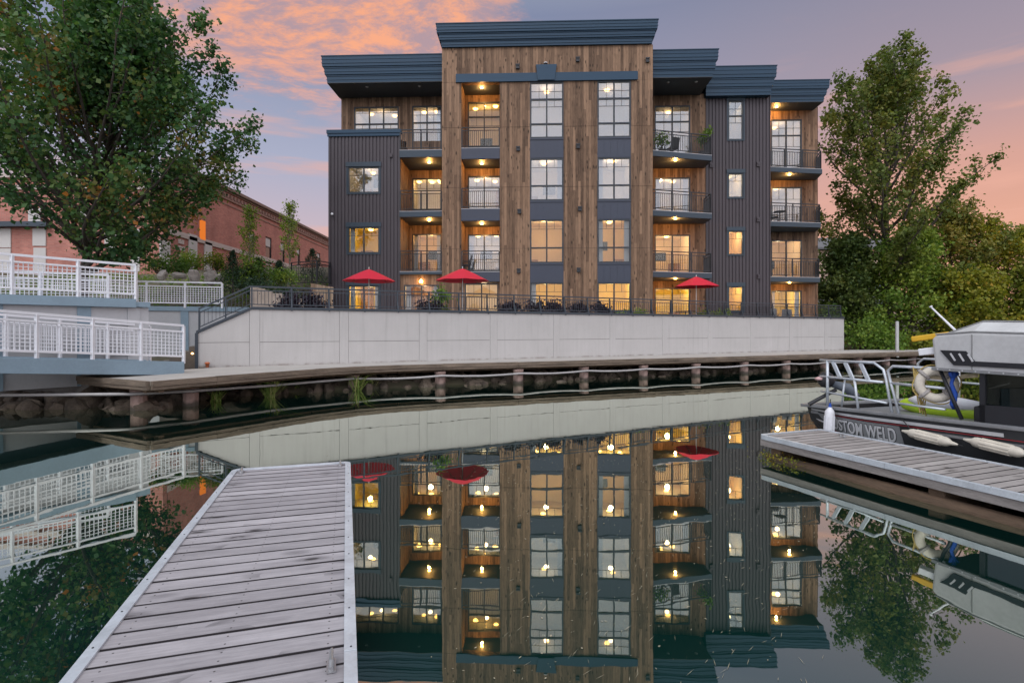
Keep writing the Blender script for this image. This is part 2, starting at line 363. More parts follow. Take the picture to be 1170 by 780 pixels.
# ------------------------------------------------------------------ mesh builder
class MB:
    def __init__(s): s.v = []; s.f = []
    def add(s, vs, fs):
        k = len(s.v); s.v += [tuple(q) for q in vs]; s.f += [tuple(i+k for i in f) for f in fs]; return s
    def box(s, x0, x1, y0, y1, z0, z1):
        return s.hexa([(x0, y0, z0), (x1, y0, z0), (x1, y1, z0), (x0, y1, z0), (x0, y0, z1), (x1, y0, z1), (x1, y1, z1), (x0, y1, z1)])
    def hexa(s, p):
        return s.add(p, [(3, 2, 1, 0), (4, 5, 6, 7), (0, 1, 5, 4), (1, 2, 6, 5), (2, 3, 7, 6), (3, 0, 4, 7)])
    def prism(s, poly, z0, z1):
        n = len(poly)
        a = [(p[0], p[1], z0 if len(p) < 3 else p[2]+z0) for p in poly]; b = [(p[0], p[1], z1 if len(p) < 3 else p[2]+z1) for p in poly]
        return s.add(a+b, [tuple(range(n-1, -1, -1)), tuple(range(n, 2*n))]+[(i, (i+1) % n, n+(i+1) % n, n+i) for i in range(n)])
    def extrude(s, poly, off):
        """closed planar polygon of 3-D points pushed along off"""
        n = len(poly); off = Vector(off); a = [Vector(p) for p in poly]; b = [p+off for p in a]
        return s.add(a+b, [tuple(range(n-1, -1, -1)), tuple(range(n, 2*n))]+[(i, (i+1) % n, n+(i+1) % n, n+i) for i in range(n)])
    def bar(s, p, q, w, h=None, up=(0, 0, 1)):
        p = Vector(p); q = Vector(q); h = w if h is None else h
        d = (q-p).normalized(); u = Vector(up)
        if abs(d.dot(u)) > .98: u = Vector((0, 1, 0))
        a = d.cross(u).normalized()*w/2; b = a.cross(d).normalized()*h/2
        return s.hexa([p-a-b, p+a-b, p+a+b, p-a+b, q-a-b, q+a-b, q+a+b, q-a+b][0:4]+[q-a-b, q+a-b, q+a+b, q-a+b])
    def tube(s, pts, r, n=8, r1=None, cap=True):
        pts = [Vector(p) for p in pts]; m = len(pts)
        rs = r if isinstance(r, (list, tuple)) else ([r]*m if r1 is None else [r+(r1-r)*i/(m-1) for i in range(m)])
        k = len(s.v); prev = None
        for i, p in enumerate(pts):
            d = (pts[min(i+1, m-1)]-pts[max(i-1, 0)]).normalized()
            if prev is None:
                a = d.cross(Vector((0, 0, 1)))
                if a.length < .05: a = d.cross(Vector((0, 1, 0)))
            else: a = prev-d*prev.dot(d)
            a.normalize(); prev = a; b = d.cross(a)
            for j in range(n):
                t = 2*math.pi*j/n; s.v.append(tuple(p+(a*math.cos(t)+b*math.sin(t))*rs[i]))
        for i in range(m-1):
            for j in range(n):
                s.f.append((k+i*n+j, k+i*n+(j+1) % n, k+(i+1)*n+(j+1) % n, k+(i+1)*n+j))
        if cap:
            s.f.append(tuple(k+j for j in range(n-1, -1, -1))); s.f.append(tuple(k+(m-1)*n+j for j in range(n)))
        return s
    def lathe(s, prof, c=(0, 0, 0), n=16):
        return s.tube([(c[0], c[1], c[2]+z) for r, z in prof], [max(r, .0005) for r, z in prof], n)
    def build(s, name, mat, parent=None, loc=None, rot=None, smooth=False, bevel=0, recalc=True):
        me = bpy.data.meshes.new(name); me.from_pydata(s.v, [], s.f)
        if recalc:
            bm = bmesh.new(); bm.from_mesh(me); bmesh.ops.recalc_face_normals(bm, faces=bm.faces); bm.to_mesh(me); bm.free()
        me.materials.append(M[mat] if isinstance(mat, str) else mat)
        if smooth: me.polygons.foreach_set('use_smooth', [True]*len(me.polygons))
        o = bpy.data.objects.new(name, me); COL.objects.link(o)
        if parent: o.parent = parent
        if loc: o.location = loc
        if rot: o.rotation_euler = rot
        if bevel:
            b = o.modifiers.new('bevel', 'BEVEL'); b.width = bevel; b.segments = 2; b.limit_method = 'ANGLE'
        return o
def empty(name, loc=(0, 0, 0), rz=0.0):
    o = bpy.data.objects.new(name, None); COL.objects.link(o); o.location = loc; o.rotation_euler = (0, 0, rz); o.empty_display_size = .2
    return o
def tag(o, label=None, cat=None, group=None, kind=None):
    if label: o['label'] = label
    if cat: o['category'] = cat
    if group: o['group'] = group
    if kind: o['kind'] = kind
    return o
def copy_tree(o, parent=None):
    c = o.copy(); COL.objects.link(c); c.parent = parent
    for ch in list(o.children): copy_tree(ch, c)
    return c
def at(px, py, Y): return Vector(((px-CX)/F*Y, Y, CZ+(HY-py)/F*Y))
def lerp(a, b, t): return a+(b-a)*t

# ------------------------------------------------------------------ setting: water, ground
WALL_DIR = Vector((.8910, .4540, 0)); WALL_N = Vector((-.4540, .8910, 0))
WALL_O = Vector((-8.55, 17.84, 0))                      # where the level top of the retaining wall begins
def wall_hit(px):                                       # the point of the wall line under a photograph column
    k = (px-CX)/F
    # O + s*D with X = k*Y
    s = (k*WALL_O.y-WALL_O.x)/(WALL_DIR.x-k*WALL_DIR.y)
    return s
def wp(s, n=0.0, z=0.0): return WALL_O+WALL_DIR*s+WALL_N*n+Vector((0, 0, z))

wm = MB(); wm.add([(-600, -400, 0), (600, -400, 0), (600, 500, 0), (-600, 500, 0)], [(0, 1, 2, 3)])
tag(wm.build('river_water', 'water', recalc=False), kind='structure')

def sstep(a, b, x):
    t = np.clip((x-a)/(b-a), 0, 1); return t*t*(3-2*t)
def ground_h(X, Y):
    n = (X-WALL_O.x)*WALL_N.x+(Y-WALL_O.y)*WALL_N.y
    s = (X-WALL_O.x)*WALL_DIR.x+(Y-WALL_O.y)*WALL_DIR.y
    z = -2.0+2.55*sstep(-4.2, -.3, n)                            # under the boardwalk
    terr = 2.05
    z = z+(terr-.55)*sstep(.75, 1.6, n)*(s < 31.2)*(s > -1)-.35*sstep(-1.2, -.6, n)*(1-sstep(.75, 1.0, n))*(s < 31.5)
    bank = .55+1.6*sstep(.2, 4.5, n)+1.5*sstep(6, 40, n)
    z = np.where(s >= 31.2, np.maximum(z, np.where(n > 0, bank, z)), z)
    hill = np.interp(Y, [0, 12, 15.5, 18, 21.9, 22.6, 26, 35, 50, 75, 140], [-2, -2, -.7, .6, .9, 2.75, 3.7, 5.6, 7.7, 9, 10])
    k = sstep(-9.6, -12.0, X)
    k2 = sstep(-9.5, -16, X)*sstep(19.5, 24, Y)
    z = np.where(X < -9.6, z*(1-k)+hill*k, z)
    z = z+1.3*sstep(42, 60, Y)*(X >= -9.6)
    return z
def axis(segs):
    a = []
    for lo, hi, st in segs: a += list(np.arange(lo, hi, st))
    return np.array(a)
gx = axis([(-700, -100, 60), (-100, -40, 6), (-40, 45, .6), (45, 120, 6), (120, 701, 60)])
gy = axis([(7, 40, .5), (40, 90, 2.5), (90, 200, 12), (200, 900, 80)])
GX, GY = np.meshgrid(gx, gy)
GZ = ground_h(GX, GY)
nz = (np.sin(GX*1.7+np.cos(GY*1.3)*2)+np.sin(GY*2.1+GX*.8))*.07
GZ = GZ+np.where((GX > -9) & (GX < 19.5), 0, nz)
gm = MB(); gm.v = [tuple(p) for p in np.stack([GX.ravel(), GY.ravel(), GZ.ravel()], 1)]
nx, ny = len(gx), len(gy)
gm.f = [(j*nx+i, j*nx+i+1, (j+1)*nx+i+1, (j+1)*nx+i) for j in range(ny-1) for i in range(nx-1)]
tag(gm.build('ground', 'soil', smooth=True, recalc=False), kind='structure')

# terrace paving between wall and building
tp = MB(); pl = [wp(-.2, .42), wp(31.0, .42), (22, 42, 0), (-12, 42, 0), (-12, 24, 0)]
tp.prism([(p[0], p[1]) for p in pl], 2.06, 2.2)
tag(tp.build('terrace_pavement', 'path'), kind='structure')

# ------------------------------------------------------------------ apartment building
TH = R(-2.0); BO = Vector((0, 27.8, 2.2))
EU = Vector((math.cos(TH), math.sin(TH), 0)); EV = Vector((-math.sin(TH), math.cos(TH), 0))
def BU(px, py, v):
    d = Vector(((px-CX)/F, 1, (HY-py)/F)); c = Vector((0, 0, CZ))-BO
    t = (v-c.dot(EV))/d.dot(EV); p = c+d*t
    return p.dot(EU), p.z
def bu(px, v, py=250): return BU(px, py, v)[0]
def bz(py, v, px=585): return BU(px, py, v)[1]
bld = empty('apartment_building', BO, TH)
tag(bld, 'four storey apartment block with cedar piers, dark corrugated bays and deep blue cornices', 'building')

def part(mb, name, mat, **k): return mb.build(name, mat, bld, **k)

lights = []
def point(parent, loc, power, color=(1, .66, .32), radius=.08, name='lamp_light'):
    l = bpy.data.lights.new(name, 'POINT'); l.energy = power; l.color = color; l.shadow_soft_size = radius
    o = bpy.data.objects.new(name, l); COL.objects.link(o); o.parent = parent; o.location = loc; lights.append(o); return o

def cells(u0, u1, z0, z1, holes):
    us = sorted({u0, u1, *[h for q in holes for h in q[:2] if u0 < h < u1]})
    res = []
    for a, b in zip(us[:-1], us[1:]):
        cuts = sorted([(q[2], q[3]) for q in holes if q[0] < (a+b)/2 < q[1]])
        z = z0
        for c0, c1 in cuts:
            if c0 > z: res.append((a, b, z, c0))
            z = max(z, c1)
        if z < z1: res.append((a, b, z, z1))
    return res
def wall_boxes(mb, u0, u1, z0, z1, v0, v1, holes=(), splits=(), gap=.014):
    zs = [z0]+[q for q in sorted(splits) if z0 < q < z1]+[z1]
    for a, b in zip(zs[:-1], zs[1:]):
        hh = [(h[0], h[1], max(h[2], a), min(h[3], b)) for h in holes if h[3] > a and h[2] < b]
        for c in cells(u0, u1, a+(gap if a != z0 else 0), b, hh): mb.box(c[0], c[1], v0, v1, c[2], c[3])
def corr_wall(mb, u0, u1, z0, z1, v, holes=(), pitch=.185, dep=.045):
    for (a, b, c, d) in cells(u0, u1, z0, z1, holes):
        us = [(a, None)]
        k = math.floor(a/pitch)-1
        prof = []
        while k*pitch < b+pitch:
            o = k*pitch
            prof += [(o, 0), (o+.105, 0), (o+.120, dep), (o+.170, dep)]
            k += 1
        def dv(u):
            for (p, q), (r, s_) in zip(prof[:-1], prof[1:]):
                if p <= u <= r: return q+(s_-q)*(u-p)/(r-p+1e-9)
            return 0
        pts = [(a, dv(a))]+[p for p in prof if a < p[0] < b]+[(b, dv(b))]
        k0 = len(mb.v)
        for p in pts: mb.v += [(p[0], v+p[1], c), (p[0], v+p[1], d)]
        n = len(pts)
        mb.f += [(k0+2*i, k0+2*i+2, k0+2*i+3, k0+2*i+1) for i in range(n-1)]
        # thickness behind
        mb.box(a, b, v+dep+.004, v+dep+.12, c, d)

roomno = 0; RP = 1.5
def window(u0, u1, z0, z1, v, rows, cols=2, room=None, glass='glass', grid=True, fw=.065, lamp=(1, 8), depth=3.0, col=(1, .66, .32), rm='room', extra=True, head=None, openrow=None):
    """a framed window with panes, thin glazing grid and the lit room behind; rows: fractions from the top"""
    global roomno
    fm = MB(); pm = MB(); gmn = MB()
    vf, vb = v-.03, v+.07
    fm.box(u0, u0+fw, vf, vb, z0, z1); fm.box(u1-fw, u1, vf, vb, z0, z1)
    fm.box(u0+fw, u1-fw, vf, vb, z1-fw, z1); fm.box(u0+fw, u1-fw, vf, vb, z0, z0+fw)
    zb = [z1-fw]
    iz0, iz1 = z0+fw, z1-fw
    acc = 0
    for r in rows[:-1]:
        acc += r; zc = iz1-(iz1-iz0)*acc
        fm.box(u0+fw, u1-fw, vf+.003, vb-.003, zc-fw*.5, zc+fw*.5); zb.append(zc)
    zb.append(iz0)
    w = (u1-u0-2*fw)
    for i in range(1, cols):
        uc = u0+fw+w*i/cols; fm.box(uc-fw*.5, uc+fw*.5, vf+.006, vb-.006, iz0, iz1)
    if grid:
        for ri in range(len(rows)):
            a, b = zb[ri+1], zb[ri]
            if ri == len(rows)-1 and len(rows) > 1 and (rows[ri] < .4): continue
            for i in range(cols):
                c0 = u0+fw+w*i/cols; c1 = u0+fw+w*(i+1)/cols
                gz = b-(b-a)*(.5 if (len(rows) > 1 and ri == 0 and rows[0] < .4) else .30)
                gmn.box(c0, c1, v+.012, v+.026, gz-.009, gz+.009)
                top = gz if not (len(rows) > 1 and ri == 0 and rows[0] < .4) else a
                gmn.box((c0+c1)/2-.008, (c0+c1)/2+.008, v+.013, v+.025, top, b)
    pm.box(u0+fw*.6, u1-fw*.6, v+.030, v+.040, z0+fw*.6, z1-fw*.6)
    f = fm.build('window', 'frame', bld)
    pm.build('pane', glass, f)
    if grid: gmn.build('glazing_grid', 'trim', f)
    # room
    if lamp:
        m = .18; zc, zf = z1+.20, z0-.42
        a, b, c, dd = u0-m, u1+m, v+.13, v+.13+depth
        r = MB()
        r.add([(a, c, zf), (b, c, zf), (b, dd, zf), (a, dd, zf), (a, c, zc), (b, c, zc), (b, dd, zc), (a, dd, zc)],
              [(0, 1, 2, 3), (7, 6, 5, 4), (2, 6, 7, 3), (0, 3, 7, 4), (1, 5, 6, 2)])
        # return strips beside the opening
        r.add([(a, c, zf), (u0, c, zf), (u0, c, zc), (a, c, zc)], [(0, 1, 2, 3)]); r.add([(u1, c, zf), (b, c, zf), (b, c, zc), (u1, c, zc)], [(0, 1, 2, 3)])
        ro = r.build('room_interior', rm, bld, recalc=False)
        rr = random.Random(roomno*13+5); roomno += 1
        n, P = lamp
        lm = MB()
        for i in range(n):
            lu = lerp(a, b, (i+.5)/n+rr.uniform(-.08, .08)); lv = c+rr.uniform(.8, 1.7)
            lm.lathe([(.0, -.10), (.09, -.085), (.13, -.04), (.14, 0)], (lu, lv, zc-.002), 12)
        lm.build('ceiling_lamp', 'lampsoft', ro, smooth=True)
        point(ro, ((a+b)/2, c+1.0, zc-.35), P*RP*rr.uniform(.65, 1.25), col, .12)
        k_ = rr.random()
        if extra and k_ < .45:
            for sd in ((-1,) if k_ < .15 else (1,) if k_ < .3 else (-1, 1)):
                cu2 = MB(); ww = (u1-u0)*.15; e0 = u0+.05 if sd < 0 else u1-.05-ww
                us_ = [e0+ww*q/10 for q in range(11)]
                k0 = len(cu2.v)
                for q, uu in enumerate(us_): cu2.v += [(uu, v+.22+.03*(q % 2), zf+.03), (uu, v+.22+.03*(q % 2), zc-.05)]
                cu2.f += [(k0+2*q, k0+2*q+2, k0+2*q+3, k0+2*q+1) for q in range(10)]
                cu2.build('curtain', 'blind', ro, recalc=False)
        if extra and rr.random() < .7:
            cb = MB(); side = rr.random() < .5
            cu = a+.02 if side else b-.62
            cb.box(cu, cu+.6, dd-.42, dd-.02, zf+.003, zf+.003+rr.choice([.95, 1.3, 2.1]))
            cb.box(cu+.05, cu+.55, dd-.45, dd-.425, zf+.1, zf+.85)
            cb.build('cabinet', 'cabinet', ro)
            if rr.random() < .6:
                pc = MB(); pu = (a+b)/2+rr.uniform(-.3, .3); pc.box(pu-.35, pu+.35, dd-.05, dd-.01, zf+1.5, zf+2.0); pc.build('wall_picture', 'trim', ro)
    return f

GLB = 0.0                                   # ground line, local
# storey levels (local z) for decks
# ---- central cedar block, front plane v = 0
zt = bz(54, 0)                              # underside of the big cornice
wood = MB()
hdr_b, hdr_t = bz(93.5, 0), bz(84.5, 0)
P5, P527, P571, P605, P644, P682, P721, P746 = [bu(p, 0) for p in (505, 527, 571, 605.5, 644, 682.5, 721, 746)]
joints = [bz(y, 0) for y in (145.5, 214, 284)]
for a, b in ((P5, P527), (P571, P605), (P644, P682), (P721, P746)):
    wall_boxes(wood, a, b, GLB, hdr_b-.001, 0, .35, (), joints)
wall_boxes(wood, P5, P746, hdr_b+.006, zt, 0, .35, (), ())
part(wood, 'cedar_wall', 'wood')
bk = MB()
for a, b in ((P5, P527), (P571, P605), (P644, P682), (P721, P746)): bk.box(a+.02, b-.02, .352, .40, GLB, zt)
for z in joints: 
    for a, b in ((P5, P527), (P571, P605), (P644, P682), (P721, P746)): bk.box(a+.01, b-.01, .02, .348, z-.001, z+.013)
part(bk, 'wall_backing', 'black')
# header band and keystone
hb = MB(); hu0, hu1 = bu(521, 0, 88), bu(728.5, 0, 88)
hb.box(hu0, hu1, -.09, -.002, hdr_b-.02, hdr_t)
part(hb, 'header_band', 'cornice')
ks = MB(); k0, k1, k2, k3 = bu(612.3, 0, 80), bu(636, 0, 80), bu(633.5, 0, 90), bu(614.5, 0, 90)
kt, kb = bz(76, 0), bz(93.5, 0)
ks.extrude([(k0, -.16, kt), (k1, -.16, kt), (k2, -.16, kb), (k3, -.16, kb)], (0, .155, 0))
part(ks, 'keystone', 'cornice')
# two window columns
def column(px0, px1, last):
    a, b = bu(px0, 0), bu(px1, 0)
    a += .004; b -= .004
    ys = [(93.6, 158.4), (181, 229.6), (251, 300.8), (322.8, 356)]
    for i, (y0, y1) in enumerate(ys):
        nv = MB(); z1, z0 = bz(y0, 0), bz(y1, 0)
        if i < 3:
            zn = bz(ys[i+1][0], 0); nv.box(a, b, .02, .12, zn+.002, z0-.002)
            for k in range(1, 5):
                uu = lerp(a, b, k/5); nv.box(uu-.006, uu+.006, .010, .0195, zn+.01, z0-.01)
            nv.box(a, b, -.012, .0095, z0-.075, z0-.003)          # sill
            nv.box(a, b, -.012, .0095, zn+.003, zn+.06)
        else: nv.box(a, b, .02, .12, GLB, bz(356, 0)-.002)
        part(nv, 'spandrel_panel', 'navy')
        if i == 0: window(a, b, z0, min(z1, hdr_b-.022), .04, (.30, .46, .24), 2, glass='glasstop', lamp=(1, 9), rm='roomw', col=(1, .72, .45), fw=.075)
        elif i == 1: window(a, b, z0, z1, .04, (.66, .34), 2, glass='glasstop', lamp=(1, 17), rm='roomw', col=(1, .74, .48), fw=.075)
        elif i == 2: window(a, b, z0, z1, .04, (.66, .34), 2, glass='glass', lamp=(1, 34), rm='roomgold', col=(1, .80, .50), fw=.075)
        else: window(a, b, z0, z1, .04, (1,), 2, glass='glass', lamp=(2, 40), col=(1, .80, .36), rm='roomamber', fw=.075)
column(605.5, 644, 0); column(682.5, 721, 1)
# vents / small lamps on the piers
for px, py in ((591.5, 77), (660, 69), (739.6, 69.7), (592, 170.6), (660.4, 167.7), (593.4, 242), (662.6, 239), (592.7, 309.7), (661, 308.7)):
    u, z = BU(px, py, 0); vm = MB(); vm.box(u-.09, u+.09, -.10, -.002, z-.10, z+.10); vm.box(u-.11, u+.11, -.13, -.10, z+.06, z+.12)
    part(vm, 'wall_vent', 'black')
u, z = BU(623.4, 72.4, 0); vm = MB(); vm.lathe([(.10, 0), (.10, .03), (.05, .06), (.001, .06)], (u, -.05, z-.03), 12); part(vm, 'wall_lamp', 'white')

def railing(mb, pts, z, h=1.05, bal=.105, post=1.35, br=.011, pr=.028):
    """metal balcony rail along local (u,v) points"""
    for (a, b) in zip(pts[:-1], pts[1:]):
        a = Vector((a[0], a[1], z)); b = Vector((b[0], b[1], z)); L = (b-a).length
        up = lambda q, k: q+Vector((0, 0, k))
        mb.bar(up(a, h), up(b, h), .05, .045); mb.bar(up(a, h-.15), up(b, h-.15), .03, .035); mb.bar(up(a, .10), up(b, .10), .03, .035)
        n = max(1, round(L/post))
        for i in range(n+1):
            q = a.lerp(b, i/n); mb.bar(up(q, -.12), up(q, h-.02), pr*2, pr*2, up=(0, 1, 0))
        n = max(1, round(L/bal))
        for i in range(1, n):
            q = a.lerp(b, i/n); mb.bar(up(q, .115), up(q, h-.165), br*2, br*2, up=(0, 1, 0))
def soffit_lamp(parent, u, v, z, P=16, lit=True):
    lm = MB(); lm.lathe([(.001, -.028), (.06, -.026), (.085, 0)], (u, v, z-.003), 14)
    lm.build('soffit_lamp', 'lamp' if lit else 'steel', parent, smooth=True)
    if lit: point(parent, (u, v, z-.16), P*5.0, (1, .47, .12), .05)
def balcony(front, back, z, thick, rail_pts, mat='trim', lamp=None, P=16):
    """front/back: (u,v) polyline of the slab; z its top; lamp: (u,v) of the soffit lamp under it"""
    poly = list(front)+list(back)
    sl = MB(); sl.prism(poly, z-thick, z-.03)
    b = sl.build('balcony', mat, bld)
    tp = MB(); tp.prism([(p[0], p[1]) for p in poly], z-.0295, z); tp.build('balcony_floor', 'deckedge', b)
    so = MB(); cu = sum(p[0] for p in poly)/len(poly); cv = sum(p[1] for p in poly)/len(poly)
    so.prism([(lerp(p[0], cu, .06), lerp(p[1], cv, .06)) for p in poly], z-thick-.012, z-thick-.001); so.build('soffit', 'soffit', b)
    r = MB(); railing(r, rail_pts, z); r.build('railing', 'black', b)
    if lamp: soffit_lamp(b, lamp[0], lamp[1], z-thick-.013, P)
    return b

# ---- centre recess (between the first two piers)
VC = 1.65
cw = MB()
zdoor_c = [(93, 167.5), (200.7, 237), (267.5, 309), (323.7, 360)]
ca, cb_ = bu(534.5, VC), bu(572, VC)-.0
holes = [(ca, cb_, bz(167.5, VC, 550)-.05, bz(116.5, VC, 550)), (ca, cb_, bz(239, VC), bz(200.7, VC)), (ca, cb_, bz(310, VC), bz(267.6, VC))]
ru0, ru1 = P527, P571
z2 = bz(311.5, 0); ztop = hdr_b
wall_boxes(cw, ru0, ru1+.12, z2, ztop+.3, VC, VC+.15, holes)
cw.box(ru0-.25, ru0-.002, .41, VC+.15, GLB, ztop+.3)            # left cheek
cw.box(ru1+.13, ru1+.33, .41, VC+.15, GLB, ztop+.3)
part(cw, 'recess_wall', 'wood')
window(*holes[0], VC+.03, (.32, .68), 2, glass='glass', lamp=(2, 12), grid=True, col=(1, .62, .25))
window(*holes[1], VC+.03, (1,), 2, glass='glasstop', lamp=(2, 13), rm='roomw')
window(*holes[2], VC+.03, (1,), 2, glass='glasstop', lamp=(2, 16), rm='roomw')
# ground floor wall of that recess, flush
gw = MB(); g0, g1 = bu(531, .25), bu(569.5, .25); gh = [(g0, g1, .05, bz(323.7, .25))]
wall_boxes(gw, P527+.003, P571-.003, GLB, bz(322, 0)-.02, .25, .37, gh); part(gw, 'recess_base_wall', 'wood')
window(*gh[0], .28, (1,), 2, glass='glass', lamp=(2, 36), rm='room', col=(1, .70, .40))
for i, (yt, yb) in enumerate(((168.5, 181.3), (238, 252), (310, 321.5))):
    z1, z0 = bz(yt, 0), bz(yb, 0)
    a, b = P527+.004, P571-.004
    lu = bu(550.5, .9)
    bb = balcony([(a, -.03), (b, -.03)], [(b, VC-.002), (a, VC-.002)], z1, z1-z0, [(a+.03, .04), (b-.03, .04)], 'navy', (lerp(a, b, .5), .75) if i < 2 else None, 14)
cs = MB(); cs.box(P527+.002, P571-.002, .41, VC-.002, ztop+.05, ztop+.11); so = part(cs, 'recess_ceiling', 'soffit')
soffit_lamp(so, bu(550.5, .75), .75, ztop+.05, 14)

# ---- left recess with balconies, cedar back wall running behind the left roof
VL = 2.45; VM = .25
zsof = bz(91.6, .40, 430)                     # soffit of the side roofs
zroof = bz(63.5, .40, 435)
L390, L505 = bu(390, VL, 130), P5+.02
lw = MB()
h4 = [(bu(404.5, VL), bu(455.5, VL), bz(158, VL), bz(119.8, VL)), (bu(471, VL), bu(504.5, VL), bz(172, VL), bz(119.5, VL))]
h3 = (bu(471, VL), bu(504.5, VL), bz(240, VL), bz(202.6, VL)); h2 = (bu(471, VL), bu(504.5, VL), bz(310, VL), bz(266.6, VL))
z457 = bz(150, VM)
LBR = bu(457, VM)                             # right side of the dark left bay
wall_boxes(lw, L390, L505, bz(160, VL), zsof+.02, VL, VL+.15, h4)
wall_boxes(lw, LBR-.2, L505, GLB, bz(160, VL)-.001, VL, VL+.15, [h3, h2])
lw.box(LBR-.16, LBR, VM+.17, VL-.002, GLB, z457-.25)
part(lw, 'recess_wall', 'wood')
window(*h4[0], VL+.03, (.52, .48), 3, glass='glasstop', lamp=(2, 8), rm='roomw')
window(*h4[1], VL+.03, (.36, .64), 2, glass='glasstop', lamp=(2, 10), rm='roomw')
window(*h3, VL+.03, (1,), 2, glass='glass', lamp=(3, 16), rm='roomw')
window(*h2, VL+.03, (1,), 2, glass='glass', lamp=(3, 36), rm='roomgold', col=(1, .80, .50))
gl = MB(); g = (bu(461.5, .3), bu(501.5, .3), .05, bz(325, .3)); wall_boxes(gl, LBR+.002, P5-.004, GLB, bz(313, .3), .3, .42, [g]); part(gl, 'recess_base_wall', 'wood')
window(*g, .33, (1,), 2, glass='glass', lamp=(2, 36), rm='room', col=(1, .70, .40))
wl = MB(); u, z = BU(481.5, 320.5, .3); wl.lathe([(.07, -.12), (.10, -.05), (.05, .02), (.02, .06)], (u, .2, z), 12); wlo = part(wl, 'wall_lamp', 'lamp'); point(bld, (u, .02, z-.15), 6, (1, .55, .2), .05)
for i, (yt, yb) in enumerate(((170, 178.5), (240.3, 247), (309.5, 313))):
    z1, z0 = bz(yt, .15), bz(yb, .15); a, b = LBR+.004, P5-.004
    balcony([(a, .12), (b, .12)], [(b, VL-.002), (a, VL-.002)], z1, z1-z0, [(a+.03, .18), (b-.03, .18)], 'trim', (lerp(a, b, .62), 1.0) if i < 2 else None, 15)

# ---- dark corrugated left bay
l0, l1 = bu(375, VM), LBR
lh = [(bu(397.5, VM), bu(433.5, VM), bz(b, VM), bz(a, VM)) for a, b in ((188.8, 219), (258.3, 288.5), (325.5, 360))]
cm = MB(); corr_wall(cm, l0, l1, GLB, z457, VM, lh)
cm.box(l0, l0+.15, VM+.17, 13, GLB, z457-.01)
cm.box(l0+.16, l1-.17, VM+2.0, 13, z457-.45, z457-.35)
part(cm, 'corrugated_bay', 'corr')
cp = MB(); cp.box(l0-.06, l1+.06, VM-.10, VM+.22, z457-.02, z457+.16); cp.box(l0-.03, l1+.03, VM-.06, VM-.001, z457-.17, z457-.021); part(cp, 'parapet_cap', 'cornice')
for i, h in enumerate(lh):
    window(*h, VM+.03, (1,), 2, glass=('glasstop', 'glass', 'glass')[i], lamp=((1, 8), (1, 22), (2, 34))[i], rm=('roomw', 'roomamber', 'roomamber')[i], col=(1, .80, .34) if i else (1, .7, .4))
    tm = MB(); tm.box(h[0]-.10, h[1]+.10, VM-.06, VM-.001, h[3]+.002, h[3]+.24); tm.box(h[0]-.07, h[0]-.001, VM-.03, VM-.001, h[2]-.06, h[3]); tm.box(h[1]+.001, h[1]+.07, VM-.03, VM-.001, h[2]-.06, h[3]); tm.box(h[0], h[1], VM-.03, VM-.001, h[2]-.06, h[2]-.002)
    part(tm, 'window_trim', 'trim')
for px, py in ((380.2, 245), (447, 178)):
    u, z = BU(px, py, VM); vm = MB()
    if px < 400: vm.lathe([(.05, -.05), (.08, 0), (.05, .05)], (u, VM-.09, z), 10); part(vm, 'wall_lamp', 'white')
    else: vm.box(u-.07, u+.07, VM-.08, VM-.002, z-.09, z+.09); part(vm, 'wall_vent', 'corr')

# ---- right bays
VR, VT, V2 = 2.75, 2.85, 5.45
rw = MB(); r0, r1 = P746+.004, bu(806, VR)
rh = [(bu(748, VR), bu(788.7, VR), bz(b, VR, 770), bz(a, VR, 770)) for a, b in ((120.7, 178), (202.8, 244), (268.2, 312), (329, 366))]
rh = [(max(h[0], r0+.02), *h[1:]) for h in rh]
wall_boxes(rw, r0, r1, GLB, zsof+.02, VR, VR+.15, rh)
part(rw, 'recess_wall', 'wood')
sw = MB(); sw.box(P746-.2, P746, .41, VR-.002, GLB, zt); part(sw, 'cedar_side_wall', 'wood')
window(*rh[0], VR+.03, (.31, .69), 2, glass='glasstop', lamp=(1, 7), rm='roomw')
window(*rh[1], VR+.03, (1,), 2, glass='glasstop', lamp=(2, 13), rm='roomw')
window(*rh[2], VR+.03, (1,), 2, glass='glass', lamp=(1, 36), rm='roomgold', col=(1, .80, .50))
window(*rh[3], VR+.03, (1,), 2, glass='glass', lamp=(2, 46), rm='roomamber', col=(1, .80, .34))
def loc_of(px, Y): p = Vector(((px-CX)/F*Y, Y, 0))-Vector((BO.x, BO.y, 0)); return (p.dot(EU), p.dot(EV))
for i, zc in enumerate((11.26, 8.17, 5.0)):
    a = loc_of(747.5, 28.0); a = (P746+.005, a[1]); b = loc_of(813.5, 28.85); c = (bu(804.5, VR), VR-.003)
    z = zc-2.2
    balcony([a, b], [c, (P746+.005, VR-.003)], z, .30, [(a[0]+.04, a[1]+.06), (b[0]-.06, b[1]+.05), (c[0]-.02, c[1]-.05)], 'trim', (bu(772, 1.2), 1.25), 16)
